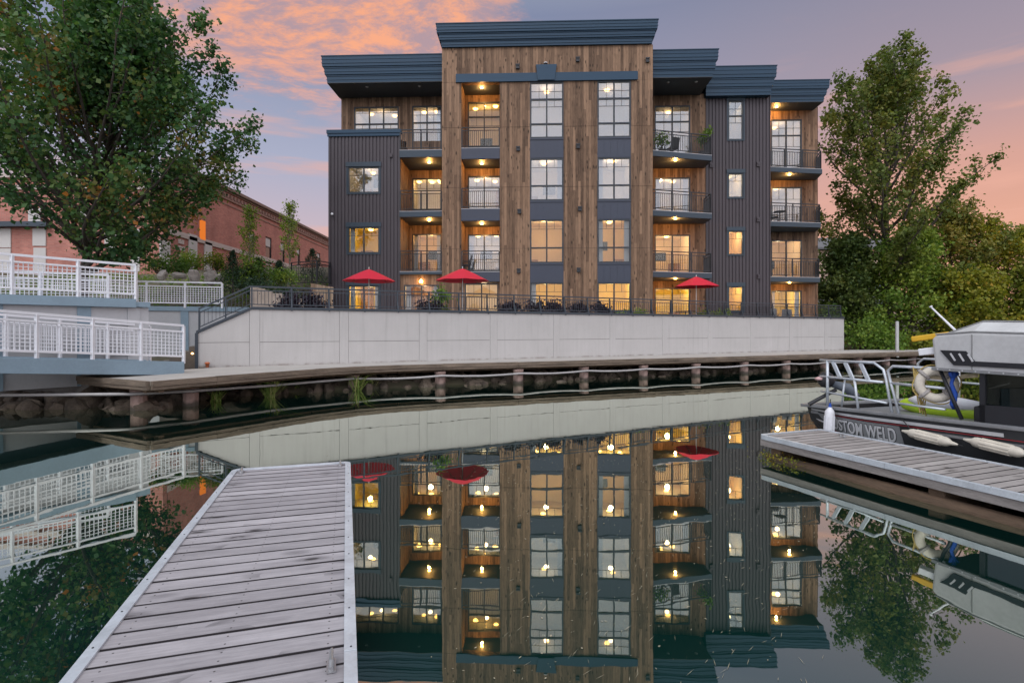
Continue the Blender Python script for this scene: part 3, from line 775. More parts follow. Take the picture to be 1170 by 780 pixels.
# tower of corrugated steel
t0, t1 = r1+.002, bu(880.5, VT)
th = [(bu(832, VT), bu(849.2, VT), bz(b, VT), bz(a, VT)) for a, b in ((118.8, 163), (200.5, 228), (265.5, 292.3), (328, 356))]
zt2 = bz(106.5, VT)
tm = MB(); corr_wall(tm, t0, t1, GLB, zt2, VT, th); tm.box(t1-.15, t1, VT+.17, 13, GLB, zt2); part(tm, 'corrugated_tower', 'corr')
for i, h in enumerate(th):
    window(*h, VT+.03, (.38, .62) if i == 0 else (1,), 1, glass=('glasstop', 'glasstop', 'glass', 'glass')[i], lamp=((1, 5), (1, 6), (1, 13), (1, 16))[i], rm=('roomw', 'roomw', 'roomgold', 'roomamber')[i], col=(1, .74, .38), fw=.06, extra=False, depth=2.2)
    q = MB(); q.box(h[0]-.10, h[1]+.10, VT-.06, VT-.001, h[3]+.002, h[3]+.22); q.box(h[0]-.07, h[0]-.001, VT-.03, VT-.001, h[2]-.06, h[3]); q.box(h[1]+.001, h[1]+.07, VT-.03, VT-.001, h[2]-.06, h[3]); q.box(h[0], h[1], VT-.03, VT-.001, h[2]-.06, h[2]-.002)
    part(q, 'window_trim', 'trim')
for px, py in ((812.5, 189), (866, 188), (866, 251), (867, 316)):
    u, z = BU(px, py, VT); vm = MB(); vm.box(u-.09, u+.09, VT-.09, VT-.002, z-.12, z+.12); vm.box(u-.06, u+.06, VT-.12, VT-.091, z-.02, z+.06); part(vm, 'wall_vent', 'corr')
# far right cedar bay
s0, s1 = t1+.004, bu(934.5, V2)
sh = [(max(bu(881, V2), s0+.03), bu(916.3, V2), bz(b, V2, 900), bz(a, V2, 900)) for a, b in ((136.5, 198), (213.8, 258), (274.3, 321), (332, 366))]
fw_ = MB(); wall_boxes(fw_, s0, s1, GLB, zsof+.3, V2, V2+.15, sh); fw_.box(s1-.15, s1, V2+.152, 13, GLB, zsof); part(fw_, 'recess_wall', 'wood')
window(*sh[0], V2+.03, (.29, .71), 2, glass='glasstop', lamp=(1, 9), rm='roomw')
window(*sh[1], V2+.03, (1,), 2, glass='glasstop', lamp=(1, 13), rm='roomw')
window(*sh[2], V2+.03, (1,), 2, glass='glass', lamp=(1, 36), rm='roomgold', col=(1, .80, .50))
window(*sh[3], V2+.03, (1,), 2, glass='glass', lamp=(2, 40), rm='roomamber', col=(1, .80, .38))
for i, zc in enumerate((11.25, 8.15, 5.0)):
    a = loc_of(881, 30.8); a = (t1+.006, a[1]); b = loc_of((939.5, 938, 937)[i], 31.3); c = (bu(932.5, V2), V2-.003)
    balcony([a, b], [c, (t1+.006, V2-.003)], zc-2.2, .28, [(a[0]+.04, a[1]+.06), (b[0]-.06, b[1]+.05), (c[0]-.02, c[1]-.05)], 'trim', (bu(902, 4.2), 4.2) if i != 1 else None, 16)

# ---- cornices: three stepped bands, real overhang, soffit
def cornice(u0, u1, v0, v1, z0, z1, ret_l=True, ret_r=True, step=.10, name='cornice'):
    m = MB(); H = z1-z0
    lay = [(0, .40, 0.0), (.40, .455, .07), (.455, .70, .10), (.70, .755, .17), (.755, 1.0, .20)]
    for f0, f1, ins in lay:
        i = ins*step/.10; e = .022 if f1-f0 > .1 else 0
        za, zb_ = z1-H*f0, z1-H*f1+.002
        a0, b0 = u0+(i if ret_l else 0), u1-(i if ret_r else 0); a1, b1 = a0+(e if ret_l else 0), b0-(e if ret_r else 0)
        m.hexa([(a1, v0+i+e, zb_), (b1, v0+i+e, zb_), (b1, v1, zb_), (a1, v1, zb_), (a0, v0+i, za), (b0, v0+i, za), (b0, v1, za), (a0, v1, za)])
    for k, (f0, ins) in enumerate(((0.12, 0.0), (.27, 0.0), (.58, .10), (.88, .20))):       # pressed ribs
        i = ins*step/.10
        m.box(u0+(i if ret_l else 0)-.012*ret_l, u1-(i if ret_r else 0)+.012*ret_r, v0+i-.012, v0+i-.0005, z1-H*f0-.02, z1-H*f0+.02)
    m.box(u0-.03*ret_l, u1+.03*ret_r, v0-.03, v1, z1+.001, z1+.045)
    return part(m, name, 'cornice')
cornice(bu(498.3, -.35, 35), bu(752, -.35, 35), -.35, 12, zt+.002, bz(25.2, -.35, 625), step=.11)
cornice(bu(367.3, .40, 75), P5-.03, .40, 12.5, zsof, zroof, True, False)
cornice(P746+.03, bu(821, .40, 70), .40, 11, zsof, zroof-.002, False, True)
cornice(bu(808, 2.25, 95), bu(887.6, 2.25, 90), 2.25, 11, bz(106.8, 2.25, 860), zroof-.006, False, True)
cornice(bu(880, 4.0, 100), bu(948, 4.0, 100), 4.0, 11, bz(114.6, 4.0, 910), bz(92, 4.0, 915), False, True)
for (a, b, c, dd, z) in ((bu(367.3, .4, 75)+.22, P5-.04, .62, VL-.003, zsof), (P746+.04, bu(821, .4, 70)-.22, .62, VR-.003, zsof), (t1+.01, bu(948, 4, 100)-.22, 4.22, V2-.003, bz(114.6, 4.0, 910))):
    m = MB(); m.box(a, b, c, dd, z-.03, z-.001); s_ = part(m, 'roof_soffit', 'soffit')
    if c > 3: soffit_lamp(s_, lerp(a, b, .33), c+.6, z-.03, 16)
    else:
        for k in (.32, .78): soffit_lamp(s_, lerp(a, b, k), c+.5, z-.03, 0, False)
# rear shell
sh_ = MB(); sh_.box(l0+.2, P746+3, 12.2, 12.5, GLB, zsof); sh_.box(P746+3.01, s1, 12.6, 12.9, GLB, zsof); part(sh_, 'rear_wall', 'corr')

# things on the balconies
def leaf_cloud(centers, sig, n, size, tone, seed=0, up=.3, tone_sig=.12, flat=1.0):
    r = np.random.default_rng(seed)
    C = np.asarray(centers, float); k = len(C)
    idx = np.repeat(np.arange(k), n)
    sg = np.asarray(sig, float); sg = sg[idx][:, None] if sg.ndim else sg
    P = C[idx]+r.normal(size=(len(idx), 3))*sg*np.array([1, 1, flat])
    tn = np.asarray(tone, float); tn = tn[idx] if tn.ndim else np.full(len(idx), float(tn))
    tn = np.clip(tn+r.normal(size=len(idx))*tone_sig, 0, 1)
    return P, tn
def leaves_obj(name, P, tone, size, mat, parent=None, seed=0, up=.35, aspect=.75):
    r = np.random.default_rng(seed+99); N = len(P)
    nrm = r.normal(size=(N, 3)); nrm[:, 2] += up*2; nrm /= np.linalg.norm(nrm, axis=1)[:, None]
    t = r.normal(size=(N, 3)); t -= nrm*(t*nrm).sum(1)[:, None]; t /= np.linalg.norm(t, axis=1)[:, None]
    b = np.cross(nrm, t); s = (size*r.uniform(.45, 1.4, N))[:, None]
    a = aspect*s*.5
    fold = nrm*s*.12
    V = np.stack([P-t*s*.5, P+b*a-t*s*.05+fold, P+t*s*.55, P-b*a-t*s*.05+fold], 1).reshape(-1, 3)
    me = bpy.data.meshes.new(name)
    me.vertices.add(N*4); me.vertices.foreach_set('co', V.ravel())
    me.loops.add(N*4); me.loops.foreach_set('vertex_index', np.arange(N*4, dtype=np.int32))
    me.polygons.add(N); me.polygons.foreach_set('loop_start', np.arange(0, N*4, 4, dtype=np.int32))
    me.update(calc_edges=True)
    at_ = me.attributes.new('tone', 'FLOAT', 'FACE'); at_.data.foreach_set('value', np.asarray(tone, np.float32))
    me.materials.append(M[mat]); o = bpy.data.objects.new(name, me); COL.objects.link(o)
    if parent: o.parent = parent
    return o
def potted_plant(loc, h, r, label, seed):
    e = empty('potted_plant', loc); tag(e, label, 'plant')
    m = MB(); m.lathe([(.10, 0), (.15, .02), (.17, .26), (.18, .28), (.15, .28), (.14, .22)], (0, 0, 0), 14); m.build('pot', 'pot', e, smooth=True)
    st = MB(); rr = random.Random(seed); tips = []
    for k in range(7):
        a = rr.uniform(0, 6.28); d = rr.uniform(.3, 1)*r
        p = (math.cos(a)*d, math.sin(a)*d, .25+h*rr.uniform(.5, 1)); tips.append(p)
        st.tube([(0, 0, .2), (p[0]*.4, p[1]*.4, .25+h*.45), p], .012, 5, .005)
    st.build('stem', 'bark', e)
    P, tn = leaf_cloud(tips, .13, 45, .1, .45, seed); leaves_obj('foliage', P, tn, .12, 'leafgreen', e, seed)
def wl_(u, v, z): p = BO+EU*u+EV*v; return (p.x, p.y, BO.z+z)
zb4 = 11.26-2.2
potted_plant(wl_(bu(756, 1.3), 1.3, zb4), .75, .26, 'small bushy potted plant behind the balcony railing, beside the glass door', 3)
potted_plant(wl_(bu(802.5, 1.6), 1.7, zb4), 1.15, .34, 'taller potted shrub at the outer corner of the top balcony against corrugated steel', 4)
def patio_chair(loc, rz, label, mat='black', group=None):
    e = empty('patio_chair', loc, rz); tag(e, label, 'chair', group)
    m = MB(); m.box(-.26, .26, -.25, .25, .40, .45); m.build('seat', mat, e, bevel=.01)
    m = MB(); m.hexa([(-.26, .22, .45), (.26, .22, .45), (.26, .26, .45), (-.26, .26, .45), (-.26, .34, .95), (.26, .34, .95), (.26, .38, .95), (-.26, .38, .95)]); m.build('backrest', mat, e, bevel=.01)
    for sx in (-1, 1):
        for sy in (-1, 1): m = MB(); m.bar((sx*.24, sy*.22, 0), (sx*.24, sy*.22, .40), .03); m.build('leg', 'black', e)
        m = MB(); m.bar((sx*.27, -.22, .64), (sx*.27, .26, .64), .04, .025); m.bar((sx*.27, -.22, .45), (sx*.27, -.22, .63), .025); m.build('armrest', 'black', e)
    return e
def round_table(loc, r, h, label):
    e = empty('patio_table', loc); tag(e, label, 'table')
    m = MB(); m.lathe([(r, h-.03), (r, h)], (0, 0, 0), 24); m.build('tabletop', 'black', e)
    m = MB(); m.lathe([(.03, .03), (.03, h-.03)], (0, 0, 0), 10); m.build('column', 'black', e)
    m = MB(); m.lathe([(.22, 0), (.22, .02), (.03, .05)], (0, 0, 0), 16); m.build('base', 'black', e)
round_table(wl_(bu(891, 4.3), 4.3, 8.15-2.2), .33, .70, 'small round black table on the third floor balcony of the far right bay')
patio_chair(wl_(bu(885, 4.6), 4.7, 8.15-2.2), R(60), 'black balcony chair drawn up to the small round table on the third floor')
patio_chair(wl_(bu(768, 1.6), 1.7, zb4), R(200), 'low dark chair on the top right balcony, between two potted plants')
patio_chair(wl_(bu(531.5, .8), .9, bz(310, 0)), R(-90), 'dark chair behind the railing of the second floor balcony between the first two cedar piers')

# ------------------------------------------------------------------ retaining wall, its railing, the boardwalk
ZT, ZW = 2.64, .78
rwl = empty('retaining_wall', wp(0, 0, ZW), math.atan2(WALL_DIR.y, WALL_DIR.x))
tag(rwl, 'long grey painted concrete retaining wall with panel joints and a sloping left end', 'wall')
S1 = wall_hit(963.5); S0 = wall_hit(226.5); H = ZT-ZW; HL = (CZ+(HY-381)/F*wp(S0).y)-ZW
m = MB()
m.extrude([(S0, .06, -.4), (S1, .06, -.4), (S1, .06, H-.0), (0, .06, H-.0), (S0, .06, HL)], (0, .40, 0)); m.build('wall_core', 'rock', rwl)
pj = [wall_hit(p) for p in (291, 393, 483.5, 564, 636, 700, 759.5, 811.5, 859.5, 904, 944)]
pw = .15
edges = [S0]+pj+[S1]
up = MB(); lo = MB(); hs = H*.42
for a, b in zip(edges[:-1], edges[1:]):
    a2 = a+(pw+.008 if a in pj else 0); b2 = b-(pw+.008 if b in pj else 0)
    if a == S0:
        zl = lambda s: HL+(H-HL)*(s-S0)/(0-S0) if s < 0 else H
        lo.extrude([(a2, 0, -.02), (b2, 0, -.02), (b2, 0, hs-.006), (a2, 0, hs-.006)], (0, .058, 0))
        up.extrude([(a2, 0, hs+.006), (b2, 0, hs+.006), (b2, 0, min(H, zl(b2))-.003), (a2, 0, zl(a2)-.003)], (0, .058, 0))
    else:
        lo.box(a2, b2, 0, .058, -.02, hs-.006); up.box(a2, b2, 0, .058, hs+.006, H-.003)
up.build('upper_panels', 'wall', rwl); lo.build('lower_panels', 'wall', rwl)
for s in pj:
    q = MB(); q.box(s-pw, s+pw, -.008, .057, -.02, H-.003 if s > 0 else H-.003); q.build('pilaster', 'wall', rwl)
q = MB(); q.box(S1-.001, S1+.05, -.01, .45, -.4, H); q.build('end_post', 'wall', rwl)
cap = MB(); cap.box(.0, S1+.08, -.05, .50, H+.001, H+.09)
cap.extrude([(S0-.06, -.05, HL-.01), (S0-.06, -.05, HL+.09), (0, -.05, H+.09), (0, -.05, H+.001)], (0, .55, 0))
cap.build('wall_cap', 'railmetal', rwl, bevel=.008)
q = MB(); q.box(S0-.09, S0-.002, -.06, .40, -.1, HL+.02); q.build('corner_post', 'railmetal', rwl)
# railing on the wall
rl = empty('terrace_railing', wp(0, 0, ZT+.09), math.atan2(WALL_DIR.y, WALL_DIR.x))
tag(rl, 'dark metal railing along the top of the grey retaining wall, sloping at its left', 'railing')
hr = 3.40-ZT-.09; zs = HL-H
rails = MB()
for hh, wd in ((hr, .05), (hr-.13, .032), (.08, .032)):
    rails.bar((-.05, .12, hh), (S1-.05, .12, hh), .05 if wd > .04 else .03, wd)
    rails.bar((S0, .12, hh+zs+.02), (-.05, .12, hh), .05 if wd > .04 else .03, wd)
rails.build('rails', 'railmetal', rl)
nposts = 26
ps = [S0+.02, S0/2]+[i*S1/nposts+.0 for i in range(nposts+1)]
for s in ps:
    s = min(s, S1-.08); z0 = 0 if s >= 0 else zs*(s/S0)
    q = MB(); q.bar((s, .12, z0), (s, .12, z0+hr-.02), .05, .05, up=(0, 1, 0))
    if s > 1.0: q.bar((s, .12, .30), (s, -.045, -.12), .03, .05, up=(1, 0, 0))
    q.build('post', 'railmetal', rl)
bal = MB()
n = int((S1-S0)/.11)
for i in range(n):
    s = S0+.05+i*.11; z0 = 0 if s >= 0 else zs*(s/S0)+.02*(s/S0)
    bal.bar((s, .12, z0+.09), (s, .12, z0+hr-.14), .014, .014, up=(0, 1, 0))
bal.build('balusters', 'railmetal', rl)

# boardwalk: curved concrete deck on a timber edge, on pilings
edge_pts = [(-8.3, 12.45), (-7.55, 13.8), (-6.75, 15.15), (-5.95, 16.4), (-5.0, 17.45), (-3.8, 18.25), (-2.4, 18.9), (.2, 19.95), (2.8, 21.1), (5.4, 22.2), (7.9, 23.3), (10.5, 24.45), (12.9, 25.5), (16, 26.9), (20, 28.7), (26, 31.2), (34, 34.5)]
inner = [(-11.1, 13.95), (-10.3, 15.4), (-9.6, 16.7), (-9.2, 17.35)]
bw = empty('boardwalk', (-5, 17.5, ZW)); tag(bw, 'riverside boardwalk with a worn timber edge on pinkish pilings below the grey wall', 'boardwalk')
o_ = Vector((-5, 17.5, ZW))
inn = [Vector((p[0], p[1], 0)) for p in inner]+[wp(s, -.012) for s in (0, 4, 8, 12, 16, 20, 24, 28, 31)]+[Vector((20.5, 32.4, 0)), Vector((27, 35, 0)), Vector((34, 38, 0))]
poly = [(p[0]-o_.x, p[1]-o_.y) for p in edge_pts]+[(p.x-o_.x, p.y-o_.y) for p in reversed(inn)]
q = MB(); q.prism(poly, -.10, 0); q.build('deck', 'path', bw)
q = MB(); q2 = MB()
ep = [Vector((p[0]-o_.x, p[1]-o_.y, 0)) for p in edge_pts]
ep = [Vector((inner[0][0]-o_.x, inner[0][1]-o_.y, 0))]+ep
for a, b in zip(ep[:-1], ep[1:]):
    d = (b-a).normalized(); nn = Vector((d.y, -d.x, 0)); L = (b-a).length
    k = max(1, round(L/2.6)); 
    for i in range(k):
        p0 = a.lerp(b, i/k); p1 = a.lerp(b, (i+1)/k); g = d*.004; j = random.uniform(-.006, .006)
        for (z0, z1, t) in ((-.115, .012, .10), (-.20, -.12, .075)):
            x0 = p0+g; x1 = p1-g
            q.hexa([x0+nn*.002+Vector((0, 0, z0)), x1+nn*.002+Vector((0, 0, z0)), x1+nn*(t+j)+Vector((0, 0, z0)), x0+nn*(t+j)+Vector((0, 0, z0)),
                    x0+nn*.002+Vector((0, 0, z1+j)), x1+nn*.002+Vector((0, 0, z1+j)), x1+nn*(t+j)+Vector((0, 0, z1+j)), x0+nn*(t+j)+Vector((0, 0, z1+j))])
q.build('timber_edge', 'oldwood', bw)
q = MB()
for a, b in zip(ep[:-1], ep[1:]):
    d = (b-a).normalized(); nn = Vector((d.y, -d.x, 0))
    q.bar(a-nn*.25+Vector((0, 0, -.19)), b-nn*.25+Vector((0, 0, -.19)), .12, .17)
q.build('joist', 'log', bw)
pile_px = [(159, 13.35), (218, 14.1), (404, 17.9), (503, 19), (592, 20.0), (667, 21.3), (735, 22.3), (795, 23.4), (850, 24.6), (898, 25.7), (941, 26.9), (980, 28), (1012, 29), (1042, 30.2), (1068, 31.4)]
pc_ = []
for px, Y in pile_px:
    X = (px-CX)/F*Y; pc_.append((X, Y)); q = MB()
    q.tube([(0, 0, -2.2-ZW), (0, 0, -.62), (0, 0, -.30)], [.19, .185, .18], 12)
    q.tube([(0, 0, -.34), (0, 0, -.26)], .20, 12)
    q.build('piling', 'piling', bw, loc=(X-o_.x, Y-o_.y, 0), smooth=False)
# water pipe slung along the boardwalk
q = MB(); pts = []
for (X, Y), (X2, Y2) in zip(pc_[2:-1], pc_[3:]):
    for k in range(4):
        t = k/4; pts.append((lerp(X, X2, t)+.09-o_.x, lerp(Y, Y2, t)-.22-o_.y, -.40-.05*math.sin(math.pi*t)))
pts = [(-18-o_.x, 12.9-o_.y, -.25), (-13-o_.x, 12.5-o_.y, -.33), (-9.2-o_.x, 13.05-o_.y, -.36), (-8.25-o_.x, 13.85-o_.y, -.38), (-7-o_.x, 15.6-o_.y, -.42)]+pts
q.tube(pts, .04, 7); q.build('pipe', 'pipe', bw, smooth=True)
# riprap under the boardwalk
from mathutils import noise as mnoise
def rock_mesh(mb, c, s, seed, sub=2):
    r = random.Random(seed); bm = bmesh.new(); bmesh.ops.create_icosphere(bm, subdivisions=sub, radius=1)
    ax = [r.uniform(.65, 1.35) for _ in range(3)]; o = Vector((r.uniform(0, 50), r.uniform(0, 50), r.uniform(0, 50))); rot = Euler((r.uniform(0, 6), r.uniform(0, 6), r.uniform(0, 6))).to_matrix()
    cut = [(Vector((r.gauss(0, 1), r.gauss(0, 1), r.gauss(0, 1))).normalized(), r.uniform(.55, .85)) for _ in range(6)]
    vs = []
    for v in bm.verts:
        p = v.co.copy()
        for nn, dd in cut:
            k = p.dot(nn)-dd
            if k > 0: p -= nn*k*.85
        p *= 1+.28*mnoise.noise(v.co*1.6+o)+.14*mnoise.noise(v.co*4.2+o)
        p = rot @ Vector((p.x*ax[0], p.y*ax[1], p.z*ax[2]*.8))
        vs.append((c[0]+p.x*s, c[1]+p.y*s, c[2]+p.z*s))
    mb.add(vs, [tuple(v.index for v in f.verts) for f in bm.faces]); bm.free()
q = MB(); rr = random.Random(3)
for i in range(330):
    s = rr.uniform(-1, 33); nn = rr.uniform(-2.4, -.4); p = wp(s, nn)
    if s < 6: nn = rr.uniform(-1.8, -.3); p = wp(s, nn)
    rock_mesh(q, (p.x, p.y, min(.22, max(-.14, -.14+.30*(nn+2.0)))), rr.uniform(.14, .30), i)
for i in range(300):
    x = rr.uniform(-18, -8.6); y = rr.uniform(13.4, 16.2); rock_mesh(q, (x, y, -.1+.28*(y-13.4)*.6), rr.uniform(.10, .36), 900+i, 2)
tag(q.build('riverbank_rocks', 'rock'), kind='stuff')
# reeds at the water line
def reeds(px, Y, n, h, seed, label, lean=0):
    r = random.Random(seed); c = at(px, 0, Y); q = MB()
    for i in range(n):
        a = r.uniform(0, 6.28); d = r.uniform(.3, 1.1)*h; l = r.uniform(.5, 1)*h; x0, y0 = r.uniform(-.12, .12), r.uniform(-.1, .1)
        dx_ = math.cos(a)*d*.9+lean*h*.5; dy_ = math.sin(a)*d*.5
        p = [Vector((x0, y0, 0)), Vector((x0+dx_*.45, y0+dy_*.45, l*.55)), Vector((x0+dx_, y0+dy_, l*.72))]
        sd = Vector((-math.sin(a), math.cos(a), 0))*.012
        k = len(q.v); q.v += [tuple(p[0]-sd), tuple(p[0]+sd), tuple(p[1]+sd*1.3), tuple(p[1]-sd*1.3), tuple(p[2]+Vector((0, 0, .002)))]
        q.f += [(k, k+1, k+2, k+3), (k+3, k+2, k+4)]
    o = q.build('reed_clump', 'reed', loc=(c.x, c.y, -.02), recalc=False)
    at_ = o.data.attributes.new('tone', 'FLOAT', 'FACE'); at_.data.foreach_set('value', [r.random() for _ in o.data.polygons])
    tag(o, label, 'reeds', 'reeds along the water line')
reeds(309, 15.9, 90, 1.15, 1, 'largest clump of arching green reeds in the water, left of the first round piling')
reeds(246, 14.9, 40, .7, 2, 'low ragged reeds at the water line beside the leftmost pilings')
reeds(408, 17.6, 44, .85, 3, 'bright green reeds growing around the foot of a piling below the wall')
reeds(425, 18.4, 26, .55, 4, 'upright reeds just right of the piling with reeds at its foot')
reeds(184, 14.2, 24, .35, 5, 'short reeds between the two leftmost pilings under the boardwalk corner')
reeds(341, 17.4, 10, .4, 6, 'thin few bladed reed tuft between the large clump and the piling')
# steel pole at the edge of the boardwalk
pp = at(1025, 400, 29.2); q = MB(); q.tube([(0, 0, 0), (0, 0, 1.9)], .085, 12); q.tube([(0, 0, 1.9), (0, 0, 1.94)], [.085, .04], 12)
tag(q.build('steel_pole', 'steel', loc=(pp.x, pp.y, .5), smooth=False), 'short grey steel pole standing by the boardwalk in front of the bushes', 'pole')
q = MB(); q.lathe([(.04, 0), (.05, .02), (.05, .10), (.075, .11), (.075, .14), (.04, .17)], (0, 0, 0), 10)
s_ = wall_hit(237); pp = wp(s_, -.10); tag(q.build('pipe_stub', plain('rusty orange', (.42, .12, .05), .7), loc=(pp.x, pp.y, ZW+.001), smooth=True), 'little rusty pipe stub at the foot of the grey wall near its left end', 'pipe')

# ------------------------------------------------------------------ umbrellas and planting on the terrace
def umbrella(px, Y, zap, r, label):
    p = at(px, 0, Y); e = empty('patio_umbrella', (p.x, p.y, 2.2)); tag(e, label, 'umbrella', 'red patio umbrellas on the terrace')
    m = MB(); n = 8; h = zap-2.2; k = 5
    rings = []
    for j in range(k+1):
        t = j/k
        for i in range(n*2):
            a = math.pi*i/n+.2; rad = r*t*(1.0 if i % 2 == 0 else .955)
            m.v.append((math.cos(a)*rad, math.sin(a)*rad, h-.50*r/1.1*(t**1.15)-(0 if i % 2 == 0 else .015*t)))
    for j in range(k):
        for i in range(n*2):
            a, b = j*n*2+i, j*n*2+(i+1) % (n*2); m.f.append((a, b, b+n*2, a+n*2))
    c = m.build('canopy', 'red', e, recalc=False)
    sol = c.modifiers.new('cloth', 'SOLIDIFY'); sol.thickness = .008
    m = MB(); m.tube([(0, 0, .02), (0, 0, h+.06)], .022, 8); m.tube([(0, 0, h+.04), (0, 0, h+.10)], [.03, .01], 8); m.build('pole', 'steel', e)
    m = MB()
    for i in range(n):
        a = 2*math.pi*i/n+.2; m.bar((0, 0, h-.05), (math.cos(a)*r*.96, math.sin(a)*r*.96, h-.50*r/1.1-.012), .014)
    m.build('ribs', 'oldwood', e)
    m = MB(); m.lathe([(.26, 0), (.26, .05), (.06, .09), (.04, .25)], (0, 0, 0), 16); m.build('base', 'black', e)
umbrella(421.5, 23.6, 4.60, 1.13, 'red patio umbrella in front of the dark corrugated left bay')
umbrella(528.5, 23.0, 4.56, 1.13, 'red patio umbrella in front of the cedar piers, between two lit ground floor doors')
umbrella(795.5, 27.7, 4.68, 1.13, 'red patio umbrella under the balcony beside the corrugated tower')
round_table(wp(wall_hit(795)+.5, 1.2, 2.2), .5, .74, 'dark round patio table under the umbrella beside the corrugated tower')
def mound(px, dn, z, r, hgt, mat, label, seed, n=7, leaf=.10, nl=55, sig=.13, group=None, name='shrub', wallpx=True, P0=None, cat='shrub', base=2.2, tone=.45):
    if P0 is None:
        p = wp(wall_hit(px), dn, base)
    else: p = Vector(P0)
    e = empty(name, p); tag(e, label, cat, group); r_ = random.Random(seed); cs = []
    st = MB()
    for i in range(n):
        a = r_.uniform(0, 6.28); d = r*math.sqrt(r_.random())*.8; c = (math.cos(a)*d, math.sin(a)*d, hgt*(.25+.75*r_.random()*(1-.5*(d/r)**2)))
        cs.append(c); st.tube([(c[0]*.15, c[1]*.15, -.05), (c[0]*.6, c[1]*.6, c[2]*.5), c], .014, 4, .005)
    st.build('stem', 'bark', e)
    tn = [min(1, max(0, r_.gauss(tone, .12))) for _ in cs]
    P, t = leaf_cloud(cs, sig, nl, leaf, tn, seed, flat=.85); P[:, 2] = np.maximum(P[:, 2], .02)
    leaves_obj('foliage', P, t, leaf, mat, e, seed)
    return e
for i, (px, where) in enumerate(((330, 'in front of the pale timber blocks at the far left of the terrace'), (362, 'beside the timber screen of the corrugated bay'), (500, 'below the leftmost cedar pier, beside the tall green plant'), (594, 'in front of the second cedar pier from the left'), (626, 'below the lit window left of the middle cedar pier'), (649, 'at the foot of the middle cedar pier'), (677, 'at the right edge of the middle cedar pier'), (701, 'below the lit window right of the middle cedar pier'))):
    mound(px, 1.0, 2.2, .42, .95, 'leafplum', 'plum shrub '+where, 20+i, 12, .12, 95, .15, group='dark mounding shrubs behind the terrace railing')
mound(515, 1.0, 2.2, .3, 1.5, 'leafgreen', 'tall bright green plant behind the railing left of the middle umbrella', 41, 9, .14, 40, .14, cat='plant')
for i, (px, where) in enumerate(((745, 'low green plant below the right edge of the cedar block'), (818, 'pale green plant just right of the right umbrella pole'), (836, 'leafy green plant in front of the tower window'), (846, 'light green plant with pale flowers right of the tower window'), (722, 'small green tuft below the rightmost cedar pier'))):
    mound(px, .9, 2.2, .34, .75, 'leafgreen', where+' behind the railing', 50+i, 8, .10, 45, .13, cat='plant', tone=.7)
for i, (px, lab) in enumerate(((897, 'grey patio chair by the far right glass door, left one of a pair'), (914, 'grey patio chair near the end of the terrace, the right one of a pair'))):
    patio_chair(wp(wall_hit(px), .8, 2.2), R(150), lab, 'steel')

# timber blocks, screen, little black rail at the far left of the terrace
q = MB(); r_ = random.Random(5)
a, b = at(286, 0, 21.5), at(352, 0, 24.2); k = 17
for i in range(k):
    p0 = Vector((a.x, a.y, 0)).lerp(Vector((b.x, b.y, 0)), i/k); p1 = Vector((a.x, a.y, 0)).lerp(Vector((b.x, b.y, 0)), (i+.96)/k)
    h = lerp(3.68, 3.25, i/k)+r_.uniform(-.04, .04); q.extrude([(p0.x, p0.y, 2.2), (p1.x, p1.y, 2.2), (p1.x, p1.y, h), (p0.x, p0.y, h)], (-.06, .22, 0))
tag(q.build('timber_block_wall', plain('pale timber posts', (.40, .35, .30), .85, 0, .2, 3, .3, 20)), 'low stepped wall of pale upright timber blocks at the left end of the terrace', 'wall')
q = MB(); a = at(355, 0, 26.2); b = at(381, 0, 27.4)
q.extrude([(a.x, a.y, 2.2), (b.x, b.y, 2.2), (b.x, b.y, 4.12), (a.x, a.y, 4.22)], (-.03, .10, 0))
tag(q.build('timber_screen', 'timber'), 'tan timber board screen against the corner of the corrugated bay', 'screen')
gr = empty('guard_rail', at(333, 325, 27.5)); tag(gr, 'small black guard rail above the timber screen, left of the building', 'railing')
pts = [at(333, 325, 27.5)-gr.location, at(362, 323.5, 26.5)-gr.location, at(377, 324.5, 28.3)-gr.location]
q = MB()
for p0, p1 in zip(pts[:-1], pts[1:]):
    for h in (.05, .95, 1.1): q.bar(p0+Vector((0, 0, h)), p1+Vector((0, 0, h)), .05, .04)
q.build('rails', 'black', gr)
for p in pts: q = MB(); q.bar(p, p+Vector((0, 0, 1.1)), .06, .06, up=(0, 1, 0)); q.build('post', 'black', gr)
q = MB()
for p0, p1 in zip(pts[:-1], pts[1:]):
    n = int((p1-p0).length/.13)
    for i in range(1, n): c = p0.lerp(p1, i/n); q.bar(c+Vector((0, 0, .05)), c+Vector((0, 0, .95)), .016)
q.build('balusters', 'black', gr)

